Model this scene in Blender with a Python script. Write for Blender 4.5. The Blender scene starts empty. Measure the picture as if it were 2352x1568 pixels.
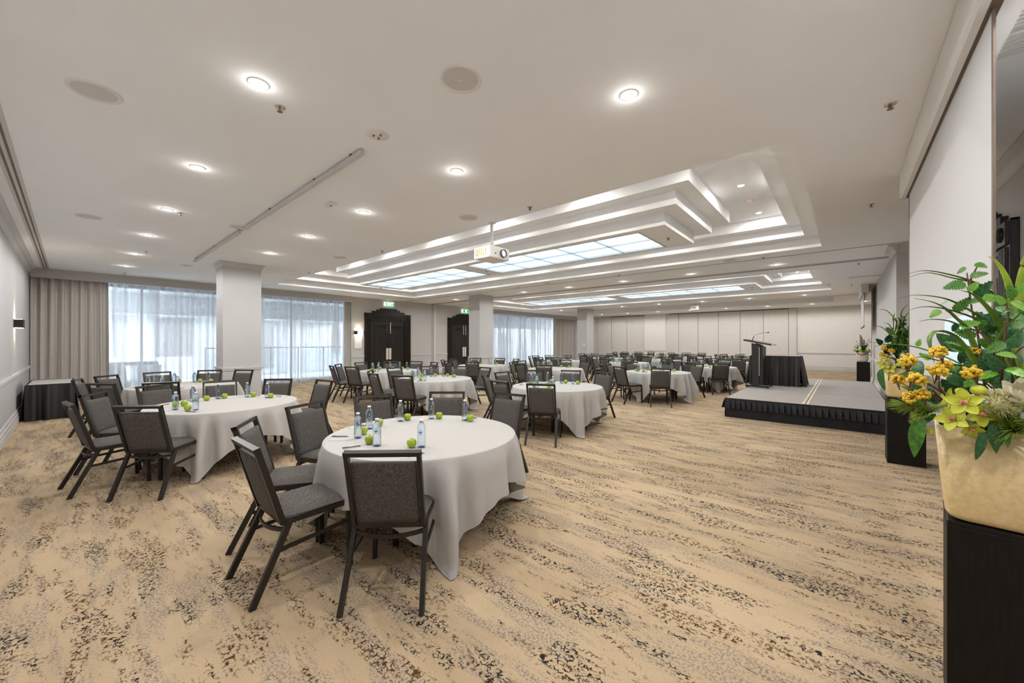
import bpy, bmesh, math, random
from mathutils import Vector, Matrix

random.seed(7)
SC = bpy.context.scene
COL = SC.collection
PI = math.pi
EYE = 1.52                       # eye height; the camera stands at the world origin, +Y is along the long wall
F_PX, CX, CY = 877.6, 1176.0, 784.5
YAW = math.radians(40.93)
CEIL = 3.33

# ------------------------------------------------------------------ camera
cam = bpy.data.cameras.new('camera')
cam.sensor_width = 36.0
cam.lens = 36.0 * F_PX / 2352.0
cam.clip_start = 0.05
cam.clip_end = 200
cam_o = bpy.data.objects.new('camera', cam)
COL.objects.link(cam_o)
cam_o.location = (0, 0, EYE)
cam_o.rotation_euler = (math.radians(90), 0, YAW)
SC.camera = cam_o

# ------------------------------------------------------------------ world, exposure
w = bpy.data.worlds.new('sky')
SC.world = w
w.use_nodes = True
bg = w.node_tree.nodes['Background']
bg.inputs[0].default_value = (0.80, 0.90, 1.0, 1)
bg.inputs[1].default_value = 3.9
SC.view_settings.view_transform = 'Standard'
SC.view_settings.look = 'None'
SC.view_settings.exposure = 1.29
SC.view_settings.gamma = 1.0
SC.view_settings.use_curve_mapping = False
SC.cycles.use_denoising = True
SC.cycles.diffuse_bounces = 4
SC.cycles.glossy_bounces = 2
SC.cycles.max_bounces = 6
SC.cycles.transparent_max_bounces = 10
SC.cycles.use_adaptive_sampling = True
SC.cycles.adaptive_threshold = 0.1
SC.cycles.adaptive_min_samples = 20
SC.cycles.sample_clamp_indirect = 6.0
SC.cycles.caustics_reflective = False
SC.cycles.caustics_refractive = False
DOWNLIGHT_W = 24.0
MOAT_W = 6.0
SKYLIGHT_E = 1.5

# ------------------------------------------------------------------ helpers
FWD = Vector((-math.sin(YAW), math.cos(YAW), 0))
RGT = Vector((math.cos(YAW), math.sin(YAW), 0))


def ray(px, py):
    return FWD + RGT * ((px - CX) / F_PX) + Vector((0, 0, (CY - py) / F_PX))


def at(px, py, Y):
    """point of the photograph's direction (px, py) at world Y"""
    d = ray(px, py)
    return d * (Y / d.y) + Vector((0, 0, EYE))


def atx(px, py, X):
    d = ray(px, py)
    return d * (X / d.x) + Vector((0, 0, EYE))


def atz(px, py, Z):
    d = ray(px, py)
    return d * ((Z - EYE) / d.z) + Vector((0, 0, EYE))


def pxof(p):
    t = p[0] * FWD.x + p[1] * FWD.y
    r = p[0] * RGT.x + p[1] * RGT.y
    return CX + F_PX * r / t


def new_mat(name):
    m = bpy.data.materials.new(name)
    m.use_nodes = True
    nt = m.node_tree
    return m, nt, nt.nodes['Principled BSDF'], nt.nodes, nt.links


def mat(name, col, rough=0.6, var=0.06, scale=6.0, metal=0.0, bump=0.0, bscale=200.0, stretch=(1, 1, 1), spec=0.5,
        coat=0.0, col2=None, detail=3.0, lo=0.35, hi=0.65):
    """procedural material: noise between two shades of one colour, fine bump"""
    m, nt, b, N, L = new_mat(name)
    tc = N.new('ShaderNodeTexCoord')
    mp = N.new('ShaderNodeMapping')
    mp.inputs['Scale'].default_value = stretch
    L.new(tc.outputs['Object'], mp.inputs[0])
    nz = N.new('ShaderNodeTexNoise')
    nz.inputs['Scale'].default_value = scale
    nz.inputs['Detail'].default_value = detail
    L.new(mp.outputs[0], nz.inputs['Vector'])
    cr = N.new('ShaderNodeValToRGB')
    a = [max(0, c * (1 - var)) for c in col]
    bb = [min(1, c * (1 + var)) for c in col] if col2 is None else col2
    cr.color_ramp.elements[0].position = lo
    cr.color_ramp.elements[1].position = hi
    cr.color_ramp.elements[0].color = (*a, 1)
    cr.color_ramp.elements[1].color = (*bb, 1)
    L.new(nz.outputs['Fac'], cr.inputs[0])
    L.new(cr.outputs[0], b.inputs['Base Color'])
    b.inputs['Roughness'].default_value = rough
    b.inputs['Metallic'].default_value = metal
    b.inputs['Specular IOR Level'].default_value = spec
    b.inputs['Coat Weight'].default_value = coat
    if bump:
        n2 = N.new('ShaderNodeTexNoise')
        n2.inputs['Scale'].default_value = bscale
        n2.inputs['Detail'].default_value = 2
        L.new(mp.outputs[0], n2.inputs['Vector'])
        bp = N.new('ShaderNodeBump')
        bp.inputs['Strength'].default_value = bump
        bp.inputs['Distance'].default_value = 0.002
        L.new(n2.outputs['Fac'], bp.inputs['Height'])
        L.new(bp.outputs[0], b.inputs['Normal'])
    return m


def emit(name, col, strength):
    m, nt, b, N, L = new_mat(name)
    b.inputs['Base Color'].default_value = (*col, 1)
    b.inputs['Emission Color'].default_value = (*col, 1)
    b.inputs['Emission Strength'].default_value = strength
    m.cycles.emission_sampling = 'NONE'      # the small glowing faces have lamps of their own beside them
    return m


class MB:
    """collects shapes into one mesh"""

    def __init__(s):
        s.v, s.f = [], []

    def add(s, vs, fs):
        k = len(s.v)
        s.v += [tuple(v) for v in vs]
        s.f += [tuple(i + k for i in f) for f in fs]
        return s

    def box(s, x0, x1, y0, y1, z0, z1):
        vs = [(x0, y0, z0), (x1, y0, z0), (x1, y1, z0), (x0, y1, z0), (x0, y0, z1), (x1, y0, z1), (x1, y1, z1), (x0, y1, z1)]
        return s.add(vs, [(0, 3, 2, 1), (4, 5, 6, 7), (0, 1, 5, 4), (1, 2, 6, 5), (2, 3, 7, 6), (3, 0, 4, 7)])

    def quad(s, a, b, c, d):
        return s.add([a, b, c, d], [(0, 1, 2, 3)])

    def bar(s, p, q, w=0.02, h=None, up=(0, 0, 1)):
        """rectangular bar from p to q, w across, h along up"""
        h = w if h is None else h
        p, q, up = Vector(p), Vector(q), Vector(up)
        d = (q - p).normalized()
        a = d.cross(up)
        if a.length < 1e-4:
            a = d.cross(Vector((0, 1, 0)))
        a.normalize()
        b = a.cross(d).normalized()
        a, b = a * w / 2, b * h / 2
        vs = [p - a - b, p + a - b, p + a + b, p - a + b, q - a - b, q + a - b, q + a + b, q - a + b]
        return s.add(vs, [(3, 2, 1, 0), (4, 5, 6, 7), (0, 1, 5, 4), (1, 2, 6, 5), (2, 3, 7, 6), (3, 0, 4, 7)])

    def tube(s, pts, r, n=6, r1=None, cap=True):
        pts = [Vector(p) for p in pts]
        k0 = len(s.v)
        m = len(pts)
        ref = Vector((0, 0, 1))
        for i, p in enumerate(pts):
            d = (pts[min(i + 1, m - 1)] - pts[max(i - 1, 0)]).normalized()
            a = d.cross(ref)
            if a.length < 1e-3:
                a = d.cross(Vector((1, 0, 0)))
            a.normalize()
            b = d.cross(a)
            rr = r if r1 is None else r + (r1 - r) * i / (m - 1)
            for j in range(n):
                t = 2 * PI * j / n
                s.v.append(tuple(p + a * math.cos(t) * rr + b * math.sin(t) * rr))
        for i in range(m - 1):
            for j in range(n):
                a0 = k0 + i * n + j
                a1 = k0 + i * n + (j + 1) % n
                s.f.append((a0, a1, a1 + n, a0 + n))
        if cap:
            s.f.append(tuple(k0 + j for j in reversed(range(n))))
            s.f.append(tuple(k0 + (m - 1) * n + j for j in range(n)))
        return s

    def lathe(s, prof, n=24, c=(0, 0, 0), cap0=True, cap1=True):
        k0 = len(s.v)
        for (r, z) in prof:
            for j in range(n):
                t = 2 * PI * j / n
                s.v.append((c[0] + r * math.cos(t), c[1] + r * math.sin(t), c[2] + z))
        for i in range(len(prof) - 1):
            for j in range(n):
                a0 = k0 + i * n + j
                a1 = k0 + i * n + (j + 1) % n
                s.f.append((a0, a1, a1 + n, a0 + n))
        if cap0:
            s.f.append(tuple(k0 + j for j in reversed(range(n))))
        if cap1:
            s.f.append(tuple(k0 + (len(prof) - 1) * n + j for j in range(n)))
        return s

    def sphere(s, c, r, n=8, m=6, sc=(1, 1, 1)):
        k0 = len(s.v)
        for i in range(1, m):
            t = PI * i / m
            for j in range(n):
                u = 2 * PI * j / n
                s.v.append((c[0] + r * sc[0] * math.sin(t) * math.cos(u), c[1] + r * sc[1] * math.sin(t) * math.sin(u), c[2] + r * sc[2] * math.cos(t)))
        top = len(s.v)
        s.v.append((c[0], c[1], c[2] + r * sc[2]))
        s.v.append((c[0], c[1], c[2] - r * sc[2]))
        for i in range(m - 2):
            for j in range(n):
                a0 = k0 + i * n + j
                a1 = k0 + i * n + (j + 1) % n
                s.f.append((a0, a0 + n, a1 + n, a1))
        for j in range(n):
            s.f.append((top, k0 + j, k0 + (j + 1) % n))
            b = k0 + (m - 2) * n
            s.f.append((top + 1, b + (j + 1) % n, b + j))
        return s

    def prism(s, poly, y0, y1):
        """polygon in x,z extruded along y"""
        n = len(poly)
        vs = [(x, y0, z) for x, z in poly] + [(x, y1, z) for x, z in poly]
        fs = [tuple(range(n)), tuple(reversed(range(n, 2 * n)))]
        for i in range(n):
            j = (i + 1) % n
            fs.append((j, i, i + n, j + n))
        return s.add(vs, fs)

    def mesh(s, name, m, smooth=False, bevel=0.0, seg=2, fix=True):
        me = bpy.data.meshes.new(name)
        me.from_pydata(s.v, [], s.f)
        if fix or bevel:
            bm = bmesh.new()
            bm.from_mesh(me)
            bmesh.ops.recalc_face_normals(bm, faces=bm.faces)
            if bevel:
                es = [e for e in bm.edges if len(e.link_faces) == 2 and e.calc_face_angle(0) > 0.5]
                bmesh.ops.bevel(bm, geom=es, offset=bevel, segments=seg, affect='EDGES', profile=0.5)
            bm.to_mesh(me)
            bm.free()
        if smooth:
            me.polygons.foreach_set('use_smooth', [True] * len(me.polygons))
        if m is not None:
            me.materials.append(m)
        me.update()
        return me

    def obj(s, name, m, parent=None, **k):
        return link(name, s.mesh(name, m, **k), parent)


def link(name, me, parent=None, loc=None):
    o = bpy.data.objects.new(name, me)
    COL.objects.link(o)
    if parent is not None:
        o.parent = parent
    if loc is not None:
        o.location = loc
    return o


def tag(o, label, cat, group=None, kind=None):
    o['label'] = label
    o['category'] = cat
    if group:
        o['group'] = group
    if kind:
        o['kind'] = kind
    return o


def thing(name, label, cat, loc=(0, 0, 0), rz=0.0, group=None, kind=None):
    o = bpy.data.objects.new(name, None)
    COL.objects.link(o)
    o.empty_display_size = 0.1
    o.location = loc
    o.rotation_euler = (0, 0, rz)
    return tag(o, label, cat, group, kind)


def struct(name, mb, m, label, cat='wall', **k):
    return tag(mb.obj(name, m, **k), label, cat, kind='structure')


def copy_tree(o, parent=None):
    c = o.copy()
    COL.objects.link(c)
    c.parent = parent
    for ch in o.children:
        copy_tree(ch, c)
    return c


# ------------------------------------------------------------------ materials
M = {}
M['ceiling'] = mat('ceiling_paint', (0.91, 0.935, 0.97), 0.85, 0.01, 2.0)
M['wall'] = mat('wall_paint', (0.515, 0.51, 0.51), 0.7, 0.012, 3.0, bump=0.05, bscale=300)
M['trim'] = mat('trim_paint', (0.59, 0.58, 0.575), 0.5, 0.01, 4.0)
M['cream'] = mat('cream_wall_paint', (0.78, 0.755, 0.715), 0.7, 0.012, 3.0, bump=0.05, bscale=300)
M['panel'] = mat('panel_vinyl', (0.68, 0.655, 0.62), 0.75, 0.02, 5.0, bump=0.08, bscale=400)
M['seam'] = mat('dark_seam', (0.16, 0.12, 0.09), 0.6, 0.1, 10)
M['white'] = mat('white_plastic', (0.80, 0.79, 0.78), 0.45, 0.01, 10)
M['grille'] = mat('speaker_grille', (0.66, 0.65, 0.64), 0.6, 0.05, 600, bump=0.3, bscale=900)
M['black'] = mat('black_metal', (0.016, 0.013, 0.012), 0.42, 0.15, 30, spec=0.3)
M['frame'] = mat('chair_frame_paint', (0.020, 0.016, 0.013), 0.40, 0.12, 40, spec=0.35)
M['fabric'] = mat('chair_fabric', (0.050, 0.045, 0.042), 0.8, 0.0, 330.0, bump=0.35, bscale=330, stretch=(1.0, 1.0, 0.11), col2=(0.15, 0.135, 0.122), detail=2, spec=0.3, lo=0.42, hi=0.66)
M['seatfab'] = mat('chair_seat_fabric', (0.058, 0.052, 0.048), 0.8, 0.0, 330.0, bump=0.35, bscale=330, stretch=(0.11, 1.0, 1.0), col2=(0.16, 0.143, 0.13), detail=2, spec=0.3, lo=0.42, hi=0.66)
M['cloth'] = mat('table_linen', (0.475, 0.465, 0.45), 0.75, 0.012, 12, bump=0.12, bscale=500)
M['dark_cloth'] = mat('black_skirting', (0.011, 0.0095, 0.0095), 0.45, 0.2, 20, bump=0.1, bscale=500, spec=0.5)
M['navy_cloth'] = mat('navy_black_skirting', (0.010, 0.0105, 0.014), 0.6, 0.2, 20, bump=0.1, bscale=500, spec=0.3)
M['stage'] = mat('stage_carpet', (0.28, 0.265, 0.255), 0.95, 0.0, 90, bump=0.4, bscale=300, col2=(0.48, 0.455, 0.435), detail=4)
M['strip'] = mat('timber_strip', (0.60, 0.50, 0.36), 0.5, 0.15, 30, stretch=(1, 0.1, 1))
M['door'] = mat('dark_door_stain', (0.015, 0.011, 0.009), 0.42, 0.25, 12, stretch=(6, 6, 0.5), spec=0.3)
M['steel'] = mat('brushed_steel', (0.62, 0.60, 0.57), 0.35, 0.05, 40, metal=0.9, stretch=(1, 1, 8))
M['plate'] = mat('push_plate', (0.72, 0.66, 0.60), 0.4, 0.03, 30, metal=0.3)
M['brass'] = mat('sprinkler_brass', (0.30, 0.18, 0.10), 0.35, 0.15, 60, metal=0.7)
M['screen'] = mat('screen_fabric', (0.60, 0.605, 0.62), 0.8, 0.008, 3)
M['lectern'] = mat('lectern_laminate', (0.016, 0.012, 0.010), 0.42, 0.25, 14, stretch=(4, 4, 0.6))
M['pedestal'] = mat('pedestal_laminate', (0.008, 0.006, 0.005), 0.5, 0.35, 16, stretch=(6, 6, 0.5), spec=0.2)
M['pot'] = mat('cream_lacquer_pot', (0.73, 0.55, 0.27), 0.25, 0.06, 60, coat=0.3, col2=(0.78, 0.61, 0.33))
M['pot3'] = mat('cream_ceramic', (0.62, 0.57, 0.48), 0.4, 0.06, 12, coat=0.2)
M['apple'] = mat('apple_skin', (0.25, 0.37, 0.010), 0.3, 0.0, 30, col2=(0.40, 0.49, 0.035), coat=0.3)
M['stemwood'] = mat('apple_stalk', (0.12, 0.08, 0.03), 0.7, 0.2, 60)
M['paper'] = mat('note_paper', (0.51, 0.505, 0.50), 0.8, 0.01, 20)
M['pen'] = mat('pen_metal', (0.22, 0.20, 0.19), 0.3, 0.1, 40, metal=0.8)
M['cap'] = mat('bottle_cap', (0.85, 0.86, 0.88), 0.4, 0.02, 60)
M['logo'] = mat('printed_blue', (0.02, 0.10, 0.42), 0.5, 0.1, 80)
M['drop'] = mat('printed_light_blue', (0.22, 0.50, 0.72), 0.5, 0.1, 80)
M['print'] = mat('printed_grey', (0.38, 0.42, 0.50), 0.5, 0.1, 80)
M['curtain'] = mat('drape_fabric', (0.50, 0.465, 0.435), 0.85, 0.05, 30, bump=0.15, bscale=400)
M['steelframe'] = mat('window_frame_metal', (0.62, 0.63, 0.64), 0.4, 0.04, 20, metal=0.2)
M['ext_wall'] = mat('exterior_render', (0.84, 0.84, 0.84), 0.9, 0.03, 3)
M['ext_panel'] = mat('exterior_panel', (0.42, 0.38, 0.36), 0.8, 0.05, 5)
M['wicker'] = mat('wicker', (0.34, 0.31, 0.28), 0.8, 0.3, 60, bump=0.4, bscale=120)
M['leaf'] = mat('leaf_green', (0.022, 0.10, 0.010), 0.38, 0.0, 9, col2=(0.085, 0.26, 0.02), spec=0.5)
M['leaf2'] = mat('leaf_bright_green', (0.075, 0.25, 0.015), 0.4, 0.0, 9, col2=(0.20, 0.42, 0.035))
M['leafd'] = mat('leaf_dark_green', (0.012, 0.072, 0.018), 0.35, 0.0, 8, col2=(0.045, 0.17, 0.045))
M['strap'] = mat('strap_leaf', (0.040, 0.095, 0.008), 0.4, 0.0, 14, col2=(0.13, 0.24, 0.02))
M['straplime'] = mat('strap_leaf_lime', (0.22, 0.36, 0.02), 0.4, 0.0, 14, col2=(0.42, 0.52, 0.05))
M['twig'] = mat('red_brown_twig', (0.10, 0.035, 0.018), 0.6, 0.3, 40)
M['berry'] = mat('yellow_berry', (0.58, 0.36, 0.01), 0.35, 0.0, 40, col2=(0.78, 0.54, 0.03), coat=0.2)
M['orchid'] = mat('lime_petal', (0.50, 0.55, 0.03), 0.45, 0.0, 14, col2=(0.70, 0.72, 0.10))
M['lip'] = mat('orchid_lip', (0.52, 0.12, 0.07), 0.45, 0.0, 60, col2=(0.85, 0.60, 0.42))
M['protea'] = mat('cream_filament', (0.58, 0.55, 0.20), 0.6, 0.0, 60, col2=(0.78, 0.75, 0.48))
M['whitepetal'] = mat('white_petal', (0.80, 0.78, 0.62), 0.5, 0.05, 20)
M['moss'] = mat('fine_foliage', (0.10, 0.20, 0.01), 0.6, 0.0, 40, col2=(0.30, 0.42, 0.03))
M['soil'] = mat('florist_foam', (0.02, 0.035, 0.012), 0.9, 0.3, 30)
M['feather'] = mat('dried_spathe', (0.42, 0.35, 0.30), 0.6, 0.12, 20)
M['sign_white'] = emit('sign_case_glow', (0.8, 0.9, 0.8), 0.35)
M['sign_green'] = emit('sign_green_glow', (0.01, 0.36, 0.10), 0.5)
M['sign_text'] = emit('sign_letter_glow', (1.0, 1.0, 0.95), 0.7)
M['lens'] = emit('downlight_lens', (1.0, 0.93, 0.82), 14.0)
M['glow'] = emit('sconce_glow', (1.0, 0.86, 0.62), 6.0)
M['led_red'] = emit('red_led', (1.0, 0.1, 0.05), 2.0)
M['lens_blue'] = emit('projector_beam_lens', (0.6, 0.75, 1.0), 1.5)
M['glass_dark'] = mat('lens_barrel', (0.10, 0.09, 0.085), 0.3, 0.1, 40)


def skylight_mat():
    m, nt, b, N, L = new_mat('skylight_diffuser')
    tc = N.new('ShaderNodeTexCoord')
    nz = N.new('ShaderNodeTexNoise')
    nz.inputs['Scale'].default_value = 0.9
    cr = N.new('ShaderNodeValToRGB')
    cr.color_ramp.elements[0].position = 0.3
    cr.color_ramp.elements[1].position = 0.6
    cr.color_ramp.elements[0].color = (0.42, 0.68, 0.95, 1)
    cr.color_ramp.elements[1].color = (0.66, 0.90, 1.0, 1)
    L.new(tc.outputs['Object'], nz.inputs['Vector'])
    L.new(nz.outputs['Fac'], cr.inputs[0])
    L.new(cr.outputs[0], b.inputs['Emission Color'])
    b.inputs['Base Color'].default_value = (0.4, 0.45, 0.5, 1)
    b.inputs['Emission Strength'].default_value = SKYLIGHT_E * 0.62
    b.inputs['Roughness'].default_value = 0.5
    return m


M['skylight'] = skylight_mat()


def sheer_mat(name, open_):
    """voile: gathered bands let less daylight through"""
    m, nt, b, N, L = new_mat(name)
    N.remove(b)
    tc = N.new('ShaderNodeTexCoord')
    mp = N.new('ShaderNodeMapping')
    mp.inputs['Scale'].default_value = (0.0, 9.0, 0.15)
    L.new(tc.outputs['Object'], mp.inputs[0])
    nz = N.new('ShaderNodeTexNoise')
    nz.inputs['Scale'].default_value = 1.0
    nz.inputs['Detail'].default_value = 3
    L.new(mp.outputs[0], nz.inputs['Vector'])
    mr = N.new('ShaderNodeMapRange')
    mr.inputs[1].default_value = 0.38
    mr.inputs[2].default_value = 0.62
    mr.inputs[3].default_value = open_ - 0.26
    mr.inputs[4].default_value = open_ + 0.16
    L.new(nz.outputs['Fac'], mr.inputs[0])
    tr = N.new('ShaderNodeBsdfTransparent')
    tr.inputs[0].default_value = (0.97, 0.98, 1, 1)
    df = N.new('ShaderNodeBsdfDiffuse')
    df.inputs[0].default_value = (0.62, 0.62, 0.64, 1)
    tl = N.new('ShaderNodeBsdfTranslucent')
    tl.inputs[0].default_value = (0.58, 0.60, 0.64, 1)
    mx = N.new('ShaderNodeMixShader')
    mx.inputs[0].default_value = 0.5
    L.new(df.outputs[0], mx.inputs[1])
    L.new(tl.outputs[0], mx.inputs[2])
    mx2 = N.new('ShaderNodeMixShader')
    L.new(mr.outputs[0], mx2.inputs[0])
    L.new(mx.outputs[0], mx2.inputs[1])
    L.new(tr.outputs[0], mx2.inputs[2])
    L.new(mx2.outputs[0], N['Material Output'].inputs[0])
    return m


M['sheer'] = sheer_mat('voile', 0.40)
M['sheer_dense'] = sheer_mat('voile_dimmed', 0.17)  # single voile made less open to dim the bright far window


def glass_mat(name, tint, ior=0.5, rough=0.02):
    m, nt, b, N, L = new_mat(name)
    N.remove(b)
    tr = N.new('ShaderNodeBsdfTransparent')
    tr.inputs[0].default_value = (*tint, 1)
    gl = N.new('ShaderNodeBsdfGlossy')
    gl.inputs[0].default_value = (0.95, 0.97, 1, 1)
    gl.inputs['Roughness'].default_value = rough
    fr = N.new('ShaderNodeLayerWeight')
    fr.inputs[0].default_value = ior
    pw = N.new('ShaderNodeMath')
    pw.operation = 'POWER'
    pw.inputs[1].default_value = 3.0
    L.new(fr.outputs['Facing'], pw.inputs[0])
    ad = N.new('ShaderNodeMath')
    ad.operation = 'MULTIPLY_ADD'
    ad.inputs[1].default_value = 0.7
    ad.inputs[2].default_value = 0.04
    L.new(pw.outputs[0], ad.inputs[0])
    fr = ad
    mx = N.new('ShaderNodeMixShader')
    L.new(fr.outputs[0], mx.inputs[0])
    L.new(tr.outputs[0], mx.inputs[1])
    L.new(gl.outputs[0], mx.inputs[2])
    L.new(mx.outputs[0], N['Material Output'].inputs[0])
    return m


M['glass'] = glass_mat('window_glass', (0.93, 0.96, 0.97))
M['bottle'] = glass_mat('clear_bottle', (0.90, 0.945, 0.985), 0.5, 0.08)
_nt = M['bottle'].node_tree
_g = _nt.nodes.new('ShaderNodeBsdfGlass')
_g.inputs['Color'].default_value = (0.86, 0.93, 1.0, 1)
_g.inputs['IOR'].default_value = 1.33
_g.inputs['Roughness'].default_value = 0.02
_mx = _nt.nodes.new('ShaderNodeMixShader')
_mx.inputs[0].default_value = 0.55
_out = _nt.nodes['Material Output']
_old = _out.inputs[0].links[0].from_socket
_nt.links.new(_old, _mx.inputs[1])
_nt.links.new(_g.outputs[0], _mx.inputs[2])
_nt.links.new(_mx.outputs[0], _out.inputs[0])
M['bottle_base'] = glass_mat('blue_bottle_base', (0.35, 0.50, 0.80), 0.5, 0.1)


def carpet_mat():
    m, nt, b, N, L = new_mat('patterned_carpet')
    tc = N.new('ShaderNodeTexCoord')

    def mapping(sx, sy, off=0.0):
        mp = N.new('ShaderNodeMapping')
        mp.inputs['Scale'].default_value = (sx, sy, 1)
        mp.inputs['Location'].default_value = (off, off * 1.7, 0)
        L.new(tc.outputs['Object'], mp.inputs[0])
        return mp.outputs[0]

    def noise(vec, scale, detail=3.0, rough=0.55):
        n = N.new('ShaderNodeTexNoise')
        n.inputs['Scale'].default_value = scale
        n.inputs['Detail'].default_value = detail
        n.inputs['Roughness'].default_value = rough
        L.new(vec, n.inputs['Vector'])
        return n.outputs['Fac']

    def rng(v, a, c, x=0.0, y=1.0):
        r = N.new('ShaderNodeMapRange')
        r.inputs[1].default_value = a
        r.inputs[2].default_value = c
        r.inputs[3].default_value = x
        r.inputs[4].default_value = y
        L.new(v, r.inputs[0])
        return r.outputs[0]

    def math_(op, a, c):
        n = N.new('ShaderNodeMath')
        n.operation = op
        for i, q in enumerate((a, c)):
            if isinstance(q, float):
                n.inputs[i].default_value = q
            else:
                L.new(q, n.inputs[i])
        return n.outputs[0]

    def mix(f, a, c):
        n = N.new('ShaderNodeMix')
        n.data_type = 'RGBA'
        if isinstance(f, float):
            n.inputs[0].default_value = f
        else:
            L.new(f, n.inputs[0])
        for i, q in ((6, a), (7, c)):
            if isinstance(q, tuple):
                n.inputs[i].default_value = (*q, 1)
            else:
                L.new(q, n.inputs[i])
        return n.outputs[2]

    # worn bands stretched along the room's cross direction
    band = noise(mapping(1.5, 5.2), 1.0, 5.0, 0.66)
    band_d = rng(band, 0.525, 0.575)                       # where the dark crackle shows
    band2 = noise(mapping(1.3, 6.2, 7.3), 1.0, 5.0, 0.66)
    band_b = rng(band2, 0.525, 0.575)                      # brown crackle
    band3 = noise(mapping(1.1, 5.4, 21.1), 1.0, 4.0, 0.64)
    band_g = rng(band3, 0.49, 0.56)                       # grey speckle
    dn = N.new('ShaderNodeTexNoise')
    dn.inputs['Scale'].default_value = 26.0
    dn.inputs['Detail'].default_value = 2.0
    L.new(mapping(1.0, 1.0), dn.inputs['Vector'])
    vm = N.new('ShaderNodeVectorMath')
    vm.operation = 'MULTIPLY_ADD'
    vm.inputs[1].default_value = (0.035, 0.035, 0.0)
    L.new(dn.outputs['Color'], vm.inputs[0])
    L.new(mapping(1.0, 1.25), vm.inputs[2])
    vo = N.new('ShaderNodeTexVoronoi')
    vo.feature = 'DISTANCE_TO_EDGE'
    vo.inputs['Scale'].default_value = 42.0
    L.new(vm.outputs[0], vo.inputs['Vector'])
    brk = noise(mapping(1.0, 1.0, 3.0), 38.0, 2.0)
    edge = math_('MULTIPLY', rng(vo.outputs['Distance'], 0.08, 0.15, 1.0, 0.0), rng(brk, 0.45, 0.53))
    fine = noise(mapping(1.0, 1.0, 9.0), 150.0, 2.0)
    base = mix(rng(noise(mapping(0.5, 1.6, 4.0), 1.0, 4.0), 0.35, 0.65), (0.475, 0.358, 0.228), (0.585, 0.45, 0.30))
    base = mix(math_('MULTIPLY', rng(fine, 0.52, 0.62), 0.35), base, (0.30, 0.225, 0.15))
    base = mix(math_('MULTIPLY', math_('MULTIPLY', band_g, rng(noise(mapping(1.0, 1.0, 5.0), 85.0, 2.0), 0.48, 0.58)), 0.85), base, (0.235, 0.21, 0.19))
    col = mix(math_('MULTIPLY', band_b, edge), base, (0.085, 0.046, 0.02))
    col = mix(math_('MULTIPLY', band_d, edge), col, (0.022, 0.020, 0.018))
    L.new(col, b.inputs['Base Color'])
    b.inputs['Roughness'].default_value = 0.95
    b.inputs['Specular IOR Level'].default_value = 0.15
    bp = N.new('ShaderNodeBump')
    bp.inputs['Strength'].default_value = 0.5
    bp.inputs['Distance'].default_value = 0.003
    L.new(fine, bp.inputs['Height'])
    L.new(bp.outputs[0], b.inputs['Normal'])
    return m


M['carpet'] = carpet_mat()

# ------------------------------------------------------------------ room shell
XW, XE, XE2 = -15.0, 1.28, 0.78           # window wall, east wall in the first bay, east wall further on
YS, YN = -0.68, 25.5
WIN = [(-0.66, 7.40), (15.05, 24.45)]     # window openings along the west wall

struct('floor', MB().box(-15.6, 4.0, -1.2, 26.2, -0.1, 0.0), M['carpet'], 'beige carpet with dark crackled streaks across the whole hall', 'floor')

# ceiling with two island coffers and one plain recess
COF = [6.79, 14.84]
CX0, CX1 = -13.5, -0.313
HALF = 2.545
cm = MB()


def cq(x0, x1, y0, y1, z):
    cm.quad((x0, y0, z), (x0, y1, z), (x1, y1, z), (x1, y0, z))


ROOF_W, ROOF_E = -15.6, 4.0
ys = [-1.2]
for c in COF:
    ys += [c - HALF, c + HALF]
ys += [20.1, 22.4, 26.2]
for i in range(0, len(ys), 2):
    cq(ROOF_W, ROOF_E, ys[i], ys[i + 1], CEIL)
for i in range(1, len(ys) - 1, 2):
    cq(ROOF_W, CX0, ys[i], ys[i + 1], CEIL)
    cq(CX1, ROOF_E, ys[i], ys[i + 1], CEIL)
ceil_o = struct('ceiling', cm, M['ceiling'], 'white plaster ceiling of the hall with coffers and downlights', 'ceiling', fix=False)


def rect_ring(mb, r0, z0, r1, z1):
    """faces between two rectangles (x0,x1,y0,y1)"""
    a = [(r0[0], r0[2], z0), (r0[1], r0[2], z0), (r0[1], r0[3], z0), (r0[0], r0[3], z0)]
    b = [(r1[0], r1[2], z1), (r1[1], r1[2], z1), (r1[1], r1[3], z1), (r1[0], r1[3], z1)]
    for i in range(4):
        j = (i + 1) % 4
        mb.quad(a[i], a[j], b[j], b[i])


def inset(r, s):
    return (r[0] + s, r[1] - s, r[2] + s, r[3] - s)


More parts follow.
